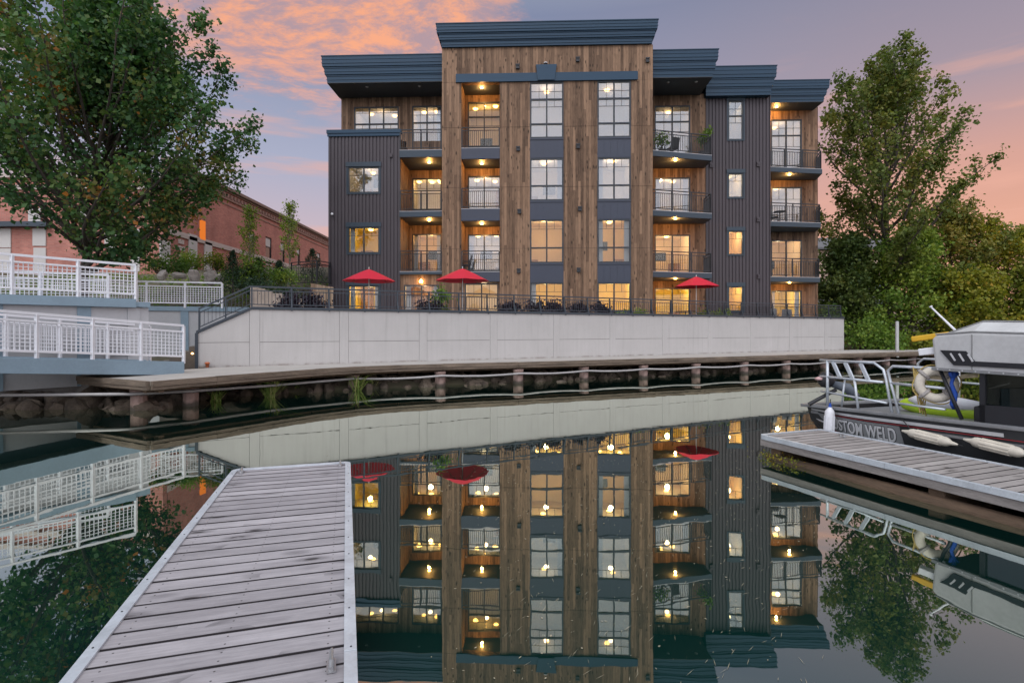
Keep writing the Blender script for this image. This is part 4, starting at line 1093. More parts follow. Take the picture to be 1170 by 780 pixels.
# ------------------------------------------------------------------ white mesh railings, gangway and ramp at the left
def white_rail(e, pts, h=.95, post=1.15, ends=(True, True), mesh=.095, pw_=.065, wire=.016):
    """posts, rails and wire mesh along a polyline of local points (z = deck)"""
    rails = MB(); wires = MB(); Z = Vector((0, 0, 1))
    for i, (a, b) in enumerate(zip(pts[:-1], pts[1:])):
        a = Vector(a); b = Vector(b); L = (b-a).length; n = max(1, round(L/post))
        for j in range(n+1):
            if i > 0 and j == 0: continue
            p = a.lerp(b, j/n); q = MB(); q.bar(p-Z*.08, p+Z*h, pw_, pw_, up=(0, 1, 0)); q.build('post', 'white', e)
        for hh, s in ((h+.012, .06), (h-.16, .045), (.12, .05)): rails.bar(a+Z*hh, b+Z*hh, .06, s)
        k = max(1, round(L/mesh))
        for j in range(1, k):
            p = a.lerp(b, j/k); wires.bar(p+Z*.14, p+Z*(h-.18), wire, wire, up=(0, 1, 0))
        for j in range(1, 7): hh = lerp(.14, h-.18, j/7); wires.bar(a+Z*hh, b+Z*hh, wire*.8, wire)
    rails.build('rails', 'white', e); wires.build('wire_mesh', 'white', e)
GD = Vector((.50, .866, 0)); GW = Vector((-.866, .50, 0))
# lower gangway
g0 = Vector((-9.05, 14.95, 0)); gE = empty('gangway', (g0.x, g0.y, 1.12)); tag(gE, 'lower gangway with white mesh railings and a blue grey beam, landing on the boardwalk', 'gangway')
Lg = 7.5; zr = lambda t: .075*t
for off, lab in ((0, 'near'), (1.75, 'far')):
    a = GW*off; pts = [a+Vector((0, 0, .0)), a-GD*Lg+Vector((0, 0, zr(Lg)))]
    white_rail(gE, pts, .95, 1.12)
    q = MB(); pA, pB = pts; q.hexa([pA-GW*.05+Vector((0, 0, -.40)), pA+GW*.05+Vector((0, 0, -.40)), pB+GW*.05+Vector((0, 0, -.36)), pB-GW*.05+Vector((0, 0, -.36)),
                                    pA-GW*.05+Vector((0, 0, -.03)), pA+GW*.05+Vector((0, 0, -.03)), pB+GW*.05+Vector((0, 0, -.03)), pB-GW*.05+Vector((0, 0, -.03))]); q.build('side_beam', 'bluebeam', gE, bevel=.01)
q = MB(); a0, a1 = GW*.06, GW*1.69; b0, b1 = a0-GD*Lg, a1-GD*Lg
q.hexa([v+Vector((0, 0, z)) for v, z in ((a0, -.14), (a1, -.14), (b1, zr(Lg)-.14), (b0, zr(Lg)-.14), (a0, -.06), (a1, -.06), (b1, zr(Lg)-.06), (b0, zr(Lg)-.06))]); q.build('deck', 'steel', gE)
# upper ramp
UD = Vector((.65, .76, 0)); UW = Vector((-.76, .65, 0))
u0 = Vector((-10.68, 15.4, 0)); uE = empty('upper_ramp', (u0.x, u0.y, 2.86)); tag(uE, 'upper walkway with white mesh railing above grey siding panels', 'walkway')
Lu = 6.5
white_rail(uE, [Vector((0, 0, 0)), -UD*Lu+Vector((0, 0, .06))], .93, 1.35)
white_rail(uE, [UW*1.7-UD*.25+Vector((0, 0, -.1)), UW*1.7-UD*(Lu)+Vector((0, 0, -.35))], .85, 1.5)
q = MB(); a0, a1 = -UW*.05, UW*1.9; b0, b1 = a0-UD*Lu, a1-UD*Lu
for (z0, z1, nm, mt, o1) in ((-.26, -.02, 'edge_beam', 'bluebeam', 0),):
    q.hexa([v+Vector((0, 0, z)) for v, z in ((a0, z0), (a1, z0), (b1, z0), (b0, z0), (a0, z1), (a1, z1), (b1, z1), (b0, z1))]); q.build(nm, mt, uE)
# siding under the ramp
q = MB(); a0, a1 = UW*.12+UD*.35, UW*.25+UD*.35; b0, b1 = a0-UD*(Lu+.35), a1-UD*(Lu+.35)
q.hexa([v+Vector((0, 0, z)) for v, z in ((a0, -2.4), (a1, -2.4), (b1, -2.4), (b0, -2.4), (a0, -.262), (a1, -.262), (b1, -.262), (b0, -.262))]); q.build('siding', 'greyside', uE)
for t in (0.02, 1.15, 2.9, 4.6):
    q = MB(); c = UW*.10-UD*t; q.bar(c+Vector((0, 0, -2.4)), c+Vector((0, 0, -.264)), .03, .30, up=tuple(UD)); q.build('pilaster', 'bluebeam' if t != .02 else 'greyside', uE)
q = MB(); c = UD*.36; q.hexa([v+Vector((0, 0, z)) for v, z in ((c+UW*.0, -.24), (c+UW*1.9, -.24), (UW*1.9, -.24), (UW*0, -.24), (c, -.10), (c+UW*1.9, -.10), (UW*1.9, -.10), (UW*0, -.10))]); q.build('landing_edge', 'bluebeam', uE)
# rear rail and its grey wall
r0_, r1_ = Vector((-15.6, 20.9, 0)), Vector((-11.75, 22.0, 0))
rE = empty('rear_walkway', (r1_.x, r1_.y, 2.92)); tag(rE, 'rear walkway railing of white wire mesh between the upper ramp and the shrubs', 'railing')
white_rail(rE, [Vector((0, 0, 0)), r0_-r1_], .93, 1.25)
dr = (r1_-r0_).normalized(); nr = Vector((-dr.y, dr.x, 0))
q = MB(); a = dr*1.0; b = (r0_-r1_)-dr*2
q.extrude([a+Vector((0, 0, -.20)), b+Vector((0, 0, -.20)), b+Vector((0, 0, -.02)), a+Vector((0, 0, -.02))], nr*.5-dr*0); q.build('edge_beam', 'bluebeam', rE)
q = MB(); a2, b2 = a+nr*.08, b+nr*.08; q.extrude([a2+Vector((0, 0, -2.4)), b2+Vector((0, 0, -2.4)), b2+Vector((0, 0, -.202)), a2+Vector((0, 0, -.202))], nr*.2); q.build('siding', 'greyside', rE)
for px in (213, 165):
    p = at(px, 0, 21.9); t = (Vector((p.x, p.y, 0))-r1_).dot(dr); c = dr*t+nr*.05
    q = MB(); q.bar(c+Vector((0, 0, -2.4)), c+Vector((0, 0, -.204)), .03, .28, up=tuple(dr)); q.build('pilaster', 'bluebeam', rE)
# stairs between the gangway and the wall
q = MB(); st0 = wp(S0-.15, .1)
for i in range(9):
    a = wp(S0-1.15+.0, .75+.0*i); 
    s0_ = S0-1.1+i*.27; q.extrude([wp(s0_, .62, ZW-.3), wp(s0_+.27, .62, ZW-.3), wp(s0_+.27, .62, ZW+.16*(i+1)), wp(s0_, .62, ZW+.16*(i+1))], WALL_N*1.5)
tag(q.build('stone_stairs', 'conc'), 'narrow concrete stairs behind the left end of the grey wall, climbing to the terrace', 'stairs')
q = MB(); p = wp(S0-.16, .02, ZW+.42); q.lathe([(.02, 0), (.035, .01), (.035, .04), (.01, .05)], (0, 0, 0), 10)
lo_ = q.build('step_lamp', 'lampsoft', loc=p, smooth=True); tag(lo_, 'small lit amber step lamp at the left end of the grey wall', 'lamp'); point(lo_, (-.1, -.12, .05), 2.5, (1, .5, .12), .03)
# abutment
q = MB(); a = Vector((-20, 12.8, 0)); b = Vector((-11.2, 14.6, 0)); q.extrude([a, b, b+Vector((0, 0, 1.0)), a+Vector((0, 0, 1.0))], (-.4, 1.2, 0))
ab = q.build('concrete_abutment', 'conc', loc=(0, 0, .12)); tag(ab, 'stained concrete abutment under the lower gangway above the river rocks', 'abutment')

# ------------------------------------------------------------------ floating docks
DA = R(17.0); DD = Vector((-math.sin(DA), math.cos(DA), 0)); DR = Vector((math.cos(DA), math.sin(DA), 0))
def dock(loc, L, W, mat, label, cleats, side=True, seed=1, ang=DA):
    """local: x across from the left edge, y towards the shore end at y = L"""
    e = empty('floating_dock', loc, ang); tag(e, label, 'dock'); r = random.Random(seed)
    q = MB(); n = int(L/.145)
    for i in range(n):
        y0 = i*.145+.0055+r.uniform(-.001, .001); y1 = (i+1)*.145-.0055; h = r.uniform(-.0012, .0012); tl = r.uniform(-.001, .001)
        q.hexa([(.03, y0, -.04), (W-.03, y0, -.04), (W-.03, y1, -.04), (.03, y1, -.04), (.03, y0, h), (W-.03, y0, h+tl), (W-.03, y1, h+tl), (.03, y1, h)])
    q.build('planks', mat, e)
    q = MB(); q.box(.052, W-.052, .02, L-.082, -.10, -.045); q.build('substructure', 'black', e)
    # aluminium angle round the edge with rounded corners
    q = MB(); tw = .058; z0, z1 = -.055, .012
    def strip(a, b): q.box(a[0], b[0], a[1], b[1], z0, z1)
    ys = [0, L*.47, L*.74, L-.09]
    for y0, y1 in zip(ys[:-1], ys[1:]):
        q.box(-.012, tw-.012, y0+.003, y1-.001, z0, z1); q.box(W+.012-tw, W+.012, y0+.003, y1-.001, z0, z1)
    k = 6; rad = .09
    for sx, cx_ in ((-1, rad-.012), (1, W+.012-rad)):
        ring = []
        for j in range(k+1):
            a = math.pi/2*j/k; ring.append((cx_+sx*math.cos(a)*rad, L-rad+math.sin(a)*rad+.012-.012))
        inn_ = [(cx_+sx*math.cos(math.pi/2*j/k)*(rad-tw), L-rad+math.sin(math.pi/2*j/k)*(rad-tw)) for j in range(k+1)]
        for j in range(k): q.prism([ring[j], ring[j+1], inn_[j+1], inn_[j]], z0, z1)
    q.box(rad-.012, W+.012-rad, L-tw, L, z0, z1)
    k_ = len(q.f); yy = .2
    while yy < L-.15:
        for x in (tw*.5-.012, W+.012-tw*.5): q.lathe([(.006, 0), (.005, .003), (.001, .004)], (x+r.uniform(-.006, .006), yy+r.uniform(-.05, .05), z1), 8)
        yy += .36
    tr_ = q.build('edge_trim', 'alu', e, bevel=.006); tr_.data.materials.append(M['black'])
    for p_ in tr_.data.polygons[k_:]: p_.material_index = 1
    if side:
        q = MB(); q.box(.0, .05, .03, L-.03, -.155, -.058); q.box(W-.05, W, .03, L-.03, -.155, -.058); q.box(.051, W-.051, L-.08, L-.03, -.155, -.058); q.build('rim_joist', 'greyjoist', e)
    for (x, y) in cleats:
        q = MB(); q.tube([(x, y-.075, .040), (x, y-.035, .046), (x, y+.035, .046), (x, y+.075, .040)], [.007, .010, .010, .007], 8)
        for s in (-.03, .03): q.tube([(x, y+s, .005), (x, y+s, .046)], [.014, .009], 8)
        q.box(x-.02, x+.02, y-.05, y+.05, .004, .010); q.build('cleat', 'steel', e, smooth=False)
    return e
DZ = .45; W1 = 1.195
fl = at(267.5, 0, 5.87); d1 = Vector((fl.x, fl.y, DZ))-DD*7.25
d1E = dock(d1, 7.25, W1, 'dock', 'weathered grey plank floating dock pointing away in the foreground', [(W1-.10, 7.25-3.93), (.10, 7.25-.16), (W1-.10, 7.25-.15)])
q = MB(); q.box(.12, W1-.12, .3, 7.25-.3, -.62, -.27); q.build('float', 'black', d1E)
DZ2 = .33; nl = at(867, 496.5, 8.46); DA2 = R(20.8); d2 = Vector((nl.x, nl.y, DZ2))-Vector((-math.sin(DA2), math.cos(DA2), 0))*7.6
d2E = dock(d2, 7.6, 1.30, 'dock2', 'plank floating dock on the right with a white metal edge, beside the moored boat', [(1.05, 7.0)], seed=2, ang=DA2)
for y in (7.35, 5.1, 3.1, 1.0):
    q = MB(); q.box(.07, 1.08, y-.09, y+.09, -.37, -.158); q.build('bearer', 'log', d2E, bevel=.02)
for i, x in enumerate((.10, .95)):
    q = MB(); q.tube([(x, -.5, -.345), (x, 1.5, -.335), (x+.01, 3.5, -.345), (x-.02, 5.6, -.335), (x, 7.5, -.35)], [.10, .11, .10, .10, .085], 12); q.build('float_log', 'log', d2E, smooth=True)
q = MB(); r_ = random.Random(8)
P = np.array([(r_.gauss(.0, .07), r_.choice([7.45, 7.3, 7.0, 3.1])+r_.gauss(0, .12), -.27+r_.gauss(0, .03)) for _ in range(260)])
leaves_obj('algae', P, np.random.default_rng(1).uniform(.3, 1, 260), .03, 'leafyellow', d2E, 3)['kind'] = 'stuff'

# ------------------------------------------------------------------ boat
BK = 1.13; bow = at(915.5, 464, 10.19); BD = -DD                      # pointing towards the camera along the dock
bE = empty('work_boat', (bow.x, bow.y, bow.z-.69*BK), DA); bE.scale = (BK, BK, BK); tag(bE, 'grey and black work boat with grey top and bow rails, moored at the right dock', 'boat')
# local: x across (0 = dock side), y = -s ; gunwale height along s
def gz(s): return .69+.042*s
SL = 7.2; BWd = 2.25
def B3(s, t, z): return (t, -s, z)
q = MB()                                               # hull shell: sections
secs = []
for s in (0.0, .12, .35, .7, 1.2, 2, 3, 4.5, SL):
    k = min(1, s/1.2); rk = (1-k)**1.6
    zb = -.30+.62*rk; ch = .02+.26*rk
    ti = .12*rk
    secs.append([B3(s, ti, gz(s)), B3(s+.02*rk, .06+ti, lerp(gz(s), ch, .55)), B3(s+.10*rk, .16+ti, ch), B3(s+.12*rk, BWd/2, zb), B3(s+.10*rk, BWd-.16-ti, ch), B3(s+.02*rk, BWd-.06-ti, lerp(gz(s), ch, .55)), B3(s, BWd-ti, gz(s))])
k0 = 0
for sct in secs: q.v += sct
n = 7
for i in range(len(secs)-1):
    for j in range(n-1): q.f.append((i*n+j, i*n+j+1, (i+1)*n+j+1, (i+1)*n+j))
q.f.append(tuple(range(n-1, -1, -1)))
hull = q.build('hull', 'hull', bE, recalc=True)
q = MB()                                               # gunwale
for t, in ((-.02,), (BWd-.08,)):
    for (sa, sb) in ((0, 1.5), (1.5, 4), (4, SL)):
        q.hexa([B3(sa, t, gz(sa)+.002), B3(sa, t+.10, gz(sa)+.002), B3(sb, t+.10, gz(sb)+.002), B3(sb, t, gz(sb)+.002), B3(sa, t, gz(sa)+.05), B3(sa, t+.10, gz(sa)+.05), B3(sb, t+.10, gz(sb)+.05), B3(sb, t, gz(sb)+.05)])
q.hexa([B3(-.02, .08, gz(0)+.003), B3(-.02, BWd-.08, gz(0)+.003), B3(.10, BWd-.08, gz(0)+.003), B3(.10, .08, gz(0)+.003), B3(-.02, .08, gz(0)+.05), B3(-.02, BWd-.08, gz(0)+.05), B3(.10, BWd-.08, gz(0)+.05), B3(.10, .08, gz(0)+.05)])
q.build('gunwale', 'hullgrey', bE, bevel=.01)
q = MB(); q.hexa([B3(.1, .10, gz(0)-.10), B3(.1, BWd-.1, gz(0)-.10), B3(2.2, BWd-.1, gz(2.2)-.12), B3(2.2, .10, gz(2.2)-.12), B3(.1, .10, gz(0)-.06), B3(.1, BWd-.1, gz(0)-.06), B3(2.2, BWd-.1, gz(2.2)-.08), B3(2.2, .10, gz(2.2)-.08)]); q.build('foredeck', 'hullgrey', bE)
q = MB(); q.box(.12, BWd-.12, -SL+.05, -2.2, .25, .30); q.build('cockpit_floor', 'rubber', bE)
# side graphics: silver stripes, red pinstripes, plate with lettering, laid on the flared side
def side(s, f):                                        # point on the upper strake, f 0 at gunwale .. 1 at its lower knuckle
    k = min(1, s/1.2); rk = (1-k)**1.6; ti = .12*rk; ch = .02+.26*rk; zt_ = gz(s); zl = lerp(zt_, ch, .55)
    return Vector(B3(s+.02*rk*f, ti+.06*f, lerp(zt_, zl, f)))
def decal(sa, sb, fa, fb, off=.006, th=.004, nseg=8, slant=0.0):
    m = MB()
    for i in range(nseg):
        a, b = lerp(sa, sb, i/nseg), lerp(sa, sb, (i+1)/nseg)
        p = [side(a+slant*0, fa), side(b+slant*0, fa), side(b+slant, fb), side(a+slant, fb)]; o = Vector((-1, 0, -.15)).normalized()
        m.hexa([v+o*(off-.004) for v in p]+[v+o*(off+th) for v in p])
    return m
m = decal(.10, 2.9, .10, .20); decal_m = m; m.build('silver_stripe', 'letter', bE)
m = decal(.22, .75, .30, .62, slant=.10); m.build('silver_chevron', 'hullgrey', bE)
m = decal(.40, 3.4, .250, .264); m.build('red_stripe', 'redline', bE); m = decal(.45, SL, 1.03, 1.045); m.build('red_stripe', 'redline', bE)
m = decal(.40, 1.66, .30, .95, off=.010, slant=.05); m.build('name_plate', 'hullgrey', bE)
m = decal(.5, SL, 1.30, 1.50, nseg=14); m.build('chine_strip', 'hullgrey', bE)
m = decal(.16, .62, .72, .80, slant=.08); m.build('silver_chevron', 'letter', bE)
m = decal(1.9, 3.6, .34, .42); m.build('silver_stripe', 'hullgrey', bE)
def lettering(body, size, grow, ext, lift, mat, name):
    """letters laid on the curved bow side"""
    cu_ = bpy.data.curves.new(name, 'FONT'); cu_.body = body; cu_.size = size; cu_.extrude = ext; cu_.offset = grow; cu_.space_character = 1.02
    tmp = bpy.data.objects.new(name, cu_); COL.objects.link(tmp); dg = bpy.context.evaluated_depsgraph_get()
    me = bpy.data.meshes.new_from_object(tmp.evaluated_get(dg)); bpy.data.objects.remove(tmp)
    bm = bmesh.new(); bm.from_mesh(me); bmesh.ops.triangulate(bm, faces=bm.faces)
    for v in bm.verts:
        s_ = .43+v.co.x*.95; f_ = .86-v.co.y*3.9
        d_ = (side(s_+.02, f_)-side(s_-.02, f_)).normalized(); u_ = (side(s_, f_-.1)-side(s_, f_+.1)).normalized()
        v.co = side(s_, f_)+d_.cross(u_).normalized()*(lift+v.co.z)
    bm.to_mesh(me); bm.free()
    me.materials.clear(); me.materials.append(M[mat]); o = bpy.data.objects.new(name, me); COL.objects.link(o); o.parent = bE
lettering('CUSTOM WELD', .172, .0095, .002, .017, 'black', 'hull_lettering_outline')
lettering('CUSTOM WELD', .172, .0035, .003, .022, 'letter', 'hull_lettering')
# rails of aluminium tube
def rail(name, pts, r=.019, mat='alu', parent=bE):
    q = MB(); q.tube([Vector(p) for p in pts], r, 8); return q.build(name, mat, parent, smooth=True)
zt_ = 1.47
rail('bow_rail', [B3(.28, .10, zt_), B3(1.22, .10, zt_+.01), B3(1.36, .10, zt_-.08), B3(1.40, .10, zt_-.2), B3(1.52, .06, gz(1.5)+.05)])
rail('bow_rail', [B3(.28, .10, zt_-.26), B3(1.36, .10, zt_-.26)]); rail('bow_rail', [B3(.30, .10, zt_-.50), B3(.98, .10, zt_-.53), B3(1.42, .10, zt_-.55)], .016)
rail('rail_post', [B3(.42, .10, zt_), B3(.42, .10, gz(.4)+.05)], .021); rail('rail_post', [B3(.90, .10, zt_-.26), B3(.97, .09, gz(.9)+.05)], .019)
rail('rail_post', [B3(.70, .14, zt_-.26), B3(.66, .12, gz(.7)+.05)], .014)
for s in (.52, .74, 1.0):
    q = MB(); q.bar(B3(s, .10, zt_-.01), B3(s+.13, .10, zt_-.25), .05, .03, up=(1, 0, 0)); q.build('rail_step', 'alu', bE)
rail('bow_rail', [B3(1.62, .06, gz(1.6)+.05), B3(1.47, .10, zt_-.25), B3(1.43, .10, zt_-.09), B3(1.50, .10, zt_-.02), B3(2.2, .10, zt_-.01)])
rail('bow_rail', [B3(1.47, .10, zt_-.26), B3(2.2, .10, zt_-.26)]); rail('bow_rail', [B3(1.5, .10, zt_-.53), B3(2.2, .10, zt_-.53)], .016)
rail('bow_rail', [B3(.35, BWd-.1, gz(.3)+.05), B3(.35, BWd-.1, zt_-.08), B3(.45, BWd-.1, zt_), B3(2.2, BWd-.1, zt_), B3(2.35, BWd-.1, gz(2.3)+.05)])
rail('bow_rail', [B3(.35, BWd-.1, zt_-.35), B3(2.3, BWd-.1, zt_-.35)], .016)
for s in (1.0, 1.6): rail('rail_post', [B3(s, BWd-.1, zt_), B3(s, BWd-.1, gz(s)+.05)], .018)
# cabin top
def prof(t_in):                                         # side view of the top, (s, z)
    return [(2.12, 1.46), (2.06, 1.84), (2.12, 1.90), (2.55, 2.06), (3.3, 2.04), (5.2, 1.98), (5.4, 1.90), (5.4, 1.46)]
q = MB(); pr = prof(0); n = len(pr)
lv = [(.02, 0.0), (.30, 0.0), (BWd-.30, 0.0), (BWd-.02, 0.0)]
def topz(s, z, t): return z if z < 1.6 else z-(.16 if t in (0, 3) and z > 1.88 else 0)
lv = [0.02, .24, BWd-.24, BWd-.02]
for ti, t in enumerate(lv):
    for (s, z) in pr: q.v.append(B3(s+(.0 if ti in (1, 2) else .02*(z > 1.6)), t, (z-.13 if ti in (0, 3) and z > 1.95 else z)))
for ti in range(3):
    for j in range(n-1): q.f.append((ti*n+j, ti*n+j+1, (ti+1)*n+j+1, (ti+1)*n+j))
q.f.append(tuple(range(n))); q.f.append(tuple(range(4*n-1, 3*n-1, -1)))
q.f += [(0, n, 2*n, 3*n), ] if False else []
top = q.build('soft_top', 'softtop', bE, bevel=.035)
m = MB(); m.hexa([B3(2.10, -.004, 1.44), B3(5.42, -.004, 1.44), B3(5.42, .04, 1.44), B3(2.10, .04, 1.44), B3(2.10, -.004, 1.475), B3(5.42, -.004, 1.475), B3(5.42, .04, 1.475), B3(2.10, .04, 1.475)]); m.build('drip_rail', 'hullgrey', bE)
m = MB(); m.extrude([B3(2.36, .012, 1.52), B3(2.20, .012, 1.70), B3(2.50, .012, 1.70), B3(2.60, .012, 1.58), B3(5.3, .012, 1.58), B3(5.3, .012, 1.52)], (-.012, 0, 0)); vent = m.build('vent_panel', 'black', bE)
for s in (2.33, 2.43, 2.53):
    m = MB(); m.bar(B3(s, -.004, 1.665), B3(s+.055, -.004, 1.575), .018, .012, up=(1, 0, 0)); m.build('vent_slot', 'letter', vent)
m = MB(); m.extrude([B3(2.95, .06, 1.44), B3(2.95, .06, gz(3)+.05), B3(5.3, .06, gz(5.3)+.05), B3(5.3, .06, 1.44)], (.02, 0, 0))
def sidewall(t, sgn):
    fr = MB(); 
    for s in (2.62, 2.66+.84, 4.4, 5.3): fr.box(t-.02, t+.03, -s-.06, -s+.0, gz(s)+.05, 1.438)
    fr.hexa([B3(2.62, t-.02, gz(2.6)+.048), B3(5.3, t-.02, gz(5.3)+.048), B3(5.3, t+.03, gz(5.3)+.048), B3(2.62, t+.03, gz(2.6)+.048), B3(2.62, t-.02, gz(2.6)+.26), B3(5.3, t-.02, gz(5.3)+.26), B3(5.3, t+.03, gz(5.3)+.26), B3(2.62, t+.03, gz(2.6)+.26)])
    f = fr.build('cabin_side', 'black', bE)
    g = MB(); g.box(t+.002, t+.010, -5.3, -2.64, gz(2.6)+.25, 1.436); g.build('side_window', 'glassdark', f)
sidewall(.07, 1); sidewall(BWd-.09, -1)
rail('cabin_strut', [B3(2.16, .06, 1.45), B3(2.42, .06, gz(2.4)+.06)], .022, 'black')
rail('cabin_strut', [B3(2.30, BWd-.1, 1.45), B3(2.55, BWd-.1, gz(2.4)+.06)], .022, 'alu')
m = MB(); m.extrude([B3(2.22, .75, 1.45), B3(2.42, .75, .95), B3(2.42, BWd-.45, .95), B3(2.22, BWd-.45, 1.45)], (0, -.02, .005)); m.build('windscreen', 'glassdark', bE)
m = MB(); m.box(.2, .75, -2.75, -2.45, .30, 1.02); m.build('console', 'rubber', bE, bevel=.03)
m = MB()
for t_ in (.03, BWd-.03): m.tube([B3(2.13, t_, 1.90), B3(2.56, t_+(.0), 1.935), B3(3.3, t_, 1.915), B3(5.2, t_, 1.855)], .012, 6)
for t_ in (.245, BWd-.245): m.tube([B3(2.13, t_, 1.915), B3(2.55, t_, 2.066), B3(3.3, t_, 2.046), B3(5.2, t_, 1.986)], .010, 6)
for s_ in (2.56, 3.3, 4.2): m.tube([B3(s_, .02, 1.47), B3(s_, .018, 1.9)], .008, 6)
m.build('canvas_seams', 'greyseam', bE)
m = MB(); rr = random.Random(2)
for k in range(22): m.lathe([(.011, 0), (.009, .004), (.001, .005)], B3(2.2+k*.145, 0, 0), 7)
m = MB()
for k in range(22): m.tube([B3(2.18+k*.145, -.006, 1.458), B3(2.18+k*.145, -.012, 1.458)], .009, 7)
m.build('drip_rail_rivets', 'letter', bE)['kind'] = 'stuff'
m = MB(); m.box(.25, .75, -3.55, -3.1, .30, .72); m.box(.25, .75, -3.62, -3.5, .72, 1.12); m.build('seat', 'rubber', bE, bevel=.04)
# gear on top
m = MB(); m.tube([B3(2.22, .35, 1.88), B3(1.95, .20, 2.26)], .016, 8, .010); m.tube([B3(1.95, .20, 2.26), B3(1.945, .197, 2.275)], .02, 8); m.build('antenna', 'white', bE)
m = MB(); m.bar(B3(2.12, .30, 1.90), B3(1.75, .12, 1.83), .06, .075); m.build('yellow_boom', 'yellow', bE, bevel=.015)
m = MB(); m.bar(B3(2.10, .16, 1.70), B3(1.90, .05, 1.66), .11, .09); 
fl_ = m.build('floodlight', 'white', bE, bevel=.01)
m = MB(); m.bar(B3(2.14, .22, 1.84), B3(2.06, .14, 1.69), .035, .05); m.build('bracket', 'yellow', bE)
# bow thruster / outboard tilted on the bow
mo = empty('trolling_motor', (0, 0, 0)); mo.parent = bE
m = MB(); c = Vector(B3(.30, .20, 1.15)); m.lathe([(.001, -.13), (.07, -.115), (.12, -.05), (.13, .02), (.10, .09), (.05, .125), (.001, .13)], c, 14); m.build('motor_head', 'rubber', mo, smooth=True)
m = MB(); m.lathe([(.06, 0), (.066, .03), (.02, .05)], c+Vector((-.12, .02, 0)), 10); m.build('motor_cap', plain('pale pink cap', (.55, .36, .36), .5), mo, smooth=True)
m = MB(); m.tube([c+Vector((.05, -.02, -.05)), c+Vector((.22, -.2, -.12)), c+Vector((.30, -.30, -.26))], [.05, .085, .06], 10); m.build('motor_cowl', plain('slate cowl', (.10, .12, .15), .5), mo, smooth=True)
m = MB(); m.tube([c+Vector((.1, -.1, -.15)), c+Vector((-.25, .1, -.40))], .03, 8); m.build('motor_shaft', 'black', mo)

def rotm(e, axis_pts): pass
def fender(loc, rot, L, r, label, mat='fender'):
    e = empty('fender', loc); e.rotation_euler = rot; e.scale = (BK, BK, BK); tag(e, label, 'fender', 'boat fenders')
    m = MB(); m.lathe([(.02, -L/2-.05), (r*.45, -L/2-.02), (r*.85, -L/2+.015), (r, -L/2+.05), (r, L/2-.05), (r*.85, L/2-.015), (r*.45, L/2+.02), (.02, L/2+.05)], (0, 0, 0), 14)
    b = m.build('fender_body', mat, e, smooth=True)
    m = MB()
    for k in range(10):
        a = 2*math.pi*k/10; m.bar((math.cos(a)*r, math.sin(a)*r, -L/2+.1), (math.cos(a)*r, math.sin(a)*r, L/2-.1), .016, .012, up=(math.cos(a), math.sin(a), 0))
    m.build('fender_ribs', mat, e)
    for s in (-1, 1): m = MB(); m.tube([(0, 0, s*(L/2+.02)), (0, 0, s*(L/2+.10))], [.03, .012], 8); m.build('fender_eye', 'blue' if mat == 'white' else mat, e)
    m = MB(); m.tube([(0, 0, L/2+.08), (.0, 0, L/2+.16)], .008, 6); m.build('rope', 'rubber', e)
def bw_(s, t, z): v = bE.location+DR*t*BK-DD*s*BK; return Vector((v.x, v.y, bE.location.z+z*BK))
fender(bw_(.64, -.10, .52), (0, R(3), DA), .42, .070, 'upright white fender hanging over the bow lettering', 'white')
d_ang = math.atan2(BD.y, BD.x)
for s0_, lab in ((2.12, 'cream ribbed fender lying along the hull, the one nearer the bow'), (2.88, 'cream ribbed fender lying along the hull, cut by the picture edge')):
    p = bw_(s0_, -.08, gz(s0_)-.20); fender(p, (0, R(94), d_ang), .50, .062, lab)
rail('fender_line', [B3(1.7, -.01, gz(1.7)), B3(1.9, -.06, gz(1.9)-.16)], .006, 'rubber')
# life ring, rope, kayak, blue cloth
e = empty('life_ring', bw_(2.06, .14, 1.245)); e.scale = (BK, BK, BK); e.rotation_euler = (R(90), 0, DA-R(52)); tag(e, 'scuffed white life ring tied to the rail beside the boat cabin', 'life ring')
m = MB(); n1, n2 = 28, 10; R1, r1_ = .178, .058
for i in range(n1):
    for j in range(n2):
        a, b = 2*math.pi*i/n1, 2*math.pi*j/n2; m.v.append(((R1+r1_*math.cos(b))*math.cos(a), (R1+r1_*math.cos(b))*math.sin(a), r1_*math.sin(b)*.8))
for i in range(n1):
    for j in range(n2): m.f.append((i*n2+j, ((i+1) % n1)*n2+j, ((i+1) % n1)*n2+(j+1) % n2, i*n2+(j+1) % n2))
m.build('ring', 'fender', e, smooth=True)
for k in range(4):
    a = math.pi/4+k*math.pi/2; m = MB()
    pts = [((R1+(r1_+.008)*math.cos(b))*math.cos(a), (R1+(r1_+.008)*math.cos(b))*math.sin(a), (r1_+.008)*math.sin(b)*.8) for b in np.linspace(0, 2*math.pi, 11)]
    m.tube(pts, .022, 6); m.build('strap', plain('grey strap', (.35, .33, .32), .7), e)
m = MB(); m.tube([((R1+r1_+.012+.012*math.sin(4*a))*math.cos(a), (R1+r1_+.012+.012*math.sin(4*a))*math.sin(a), 0) for a in np.linspace(0, 2*math.pi, 40)], .008, 5); m.build('grab_rope', 'rope', e)
m = MB(); p = bw_(1.80, .08, 0)
for k in range(3): m.tube([(k*.02, 0, 1.46), (.02+k*.015, -.03, 1.15), (.05+k*.04, -.06, .85-.02*k), (.09+k*.02, -.03, .92), (.10+k*.05, 0, 1.2), (.04+k*.02, 0, 1.46)], .008, 6)
rc_ = m.build('rope_coil', 'rope', loc=(p.x, p.y, p.z), smooth=True); rc_.scale = (BK, BK, BK); tag(rc_, 'yellow rope looped over the bow rail beside the life ring', 'rope')
e = empty('kayak', bw_(1.05, 1.42, gz(1.0)-.055), d_ang+R(2)); e.scale = (BK, BK, BK); tag(e, 'lime green and white kayak lying across the deck behind the life ring', 'kayak')
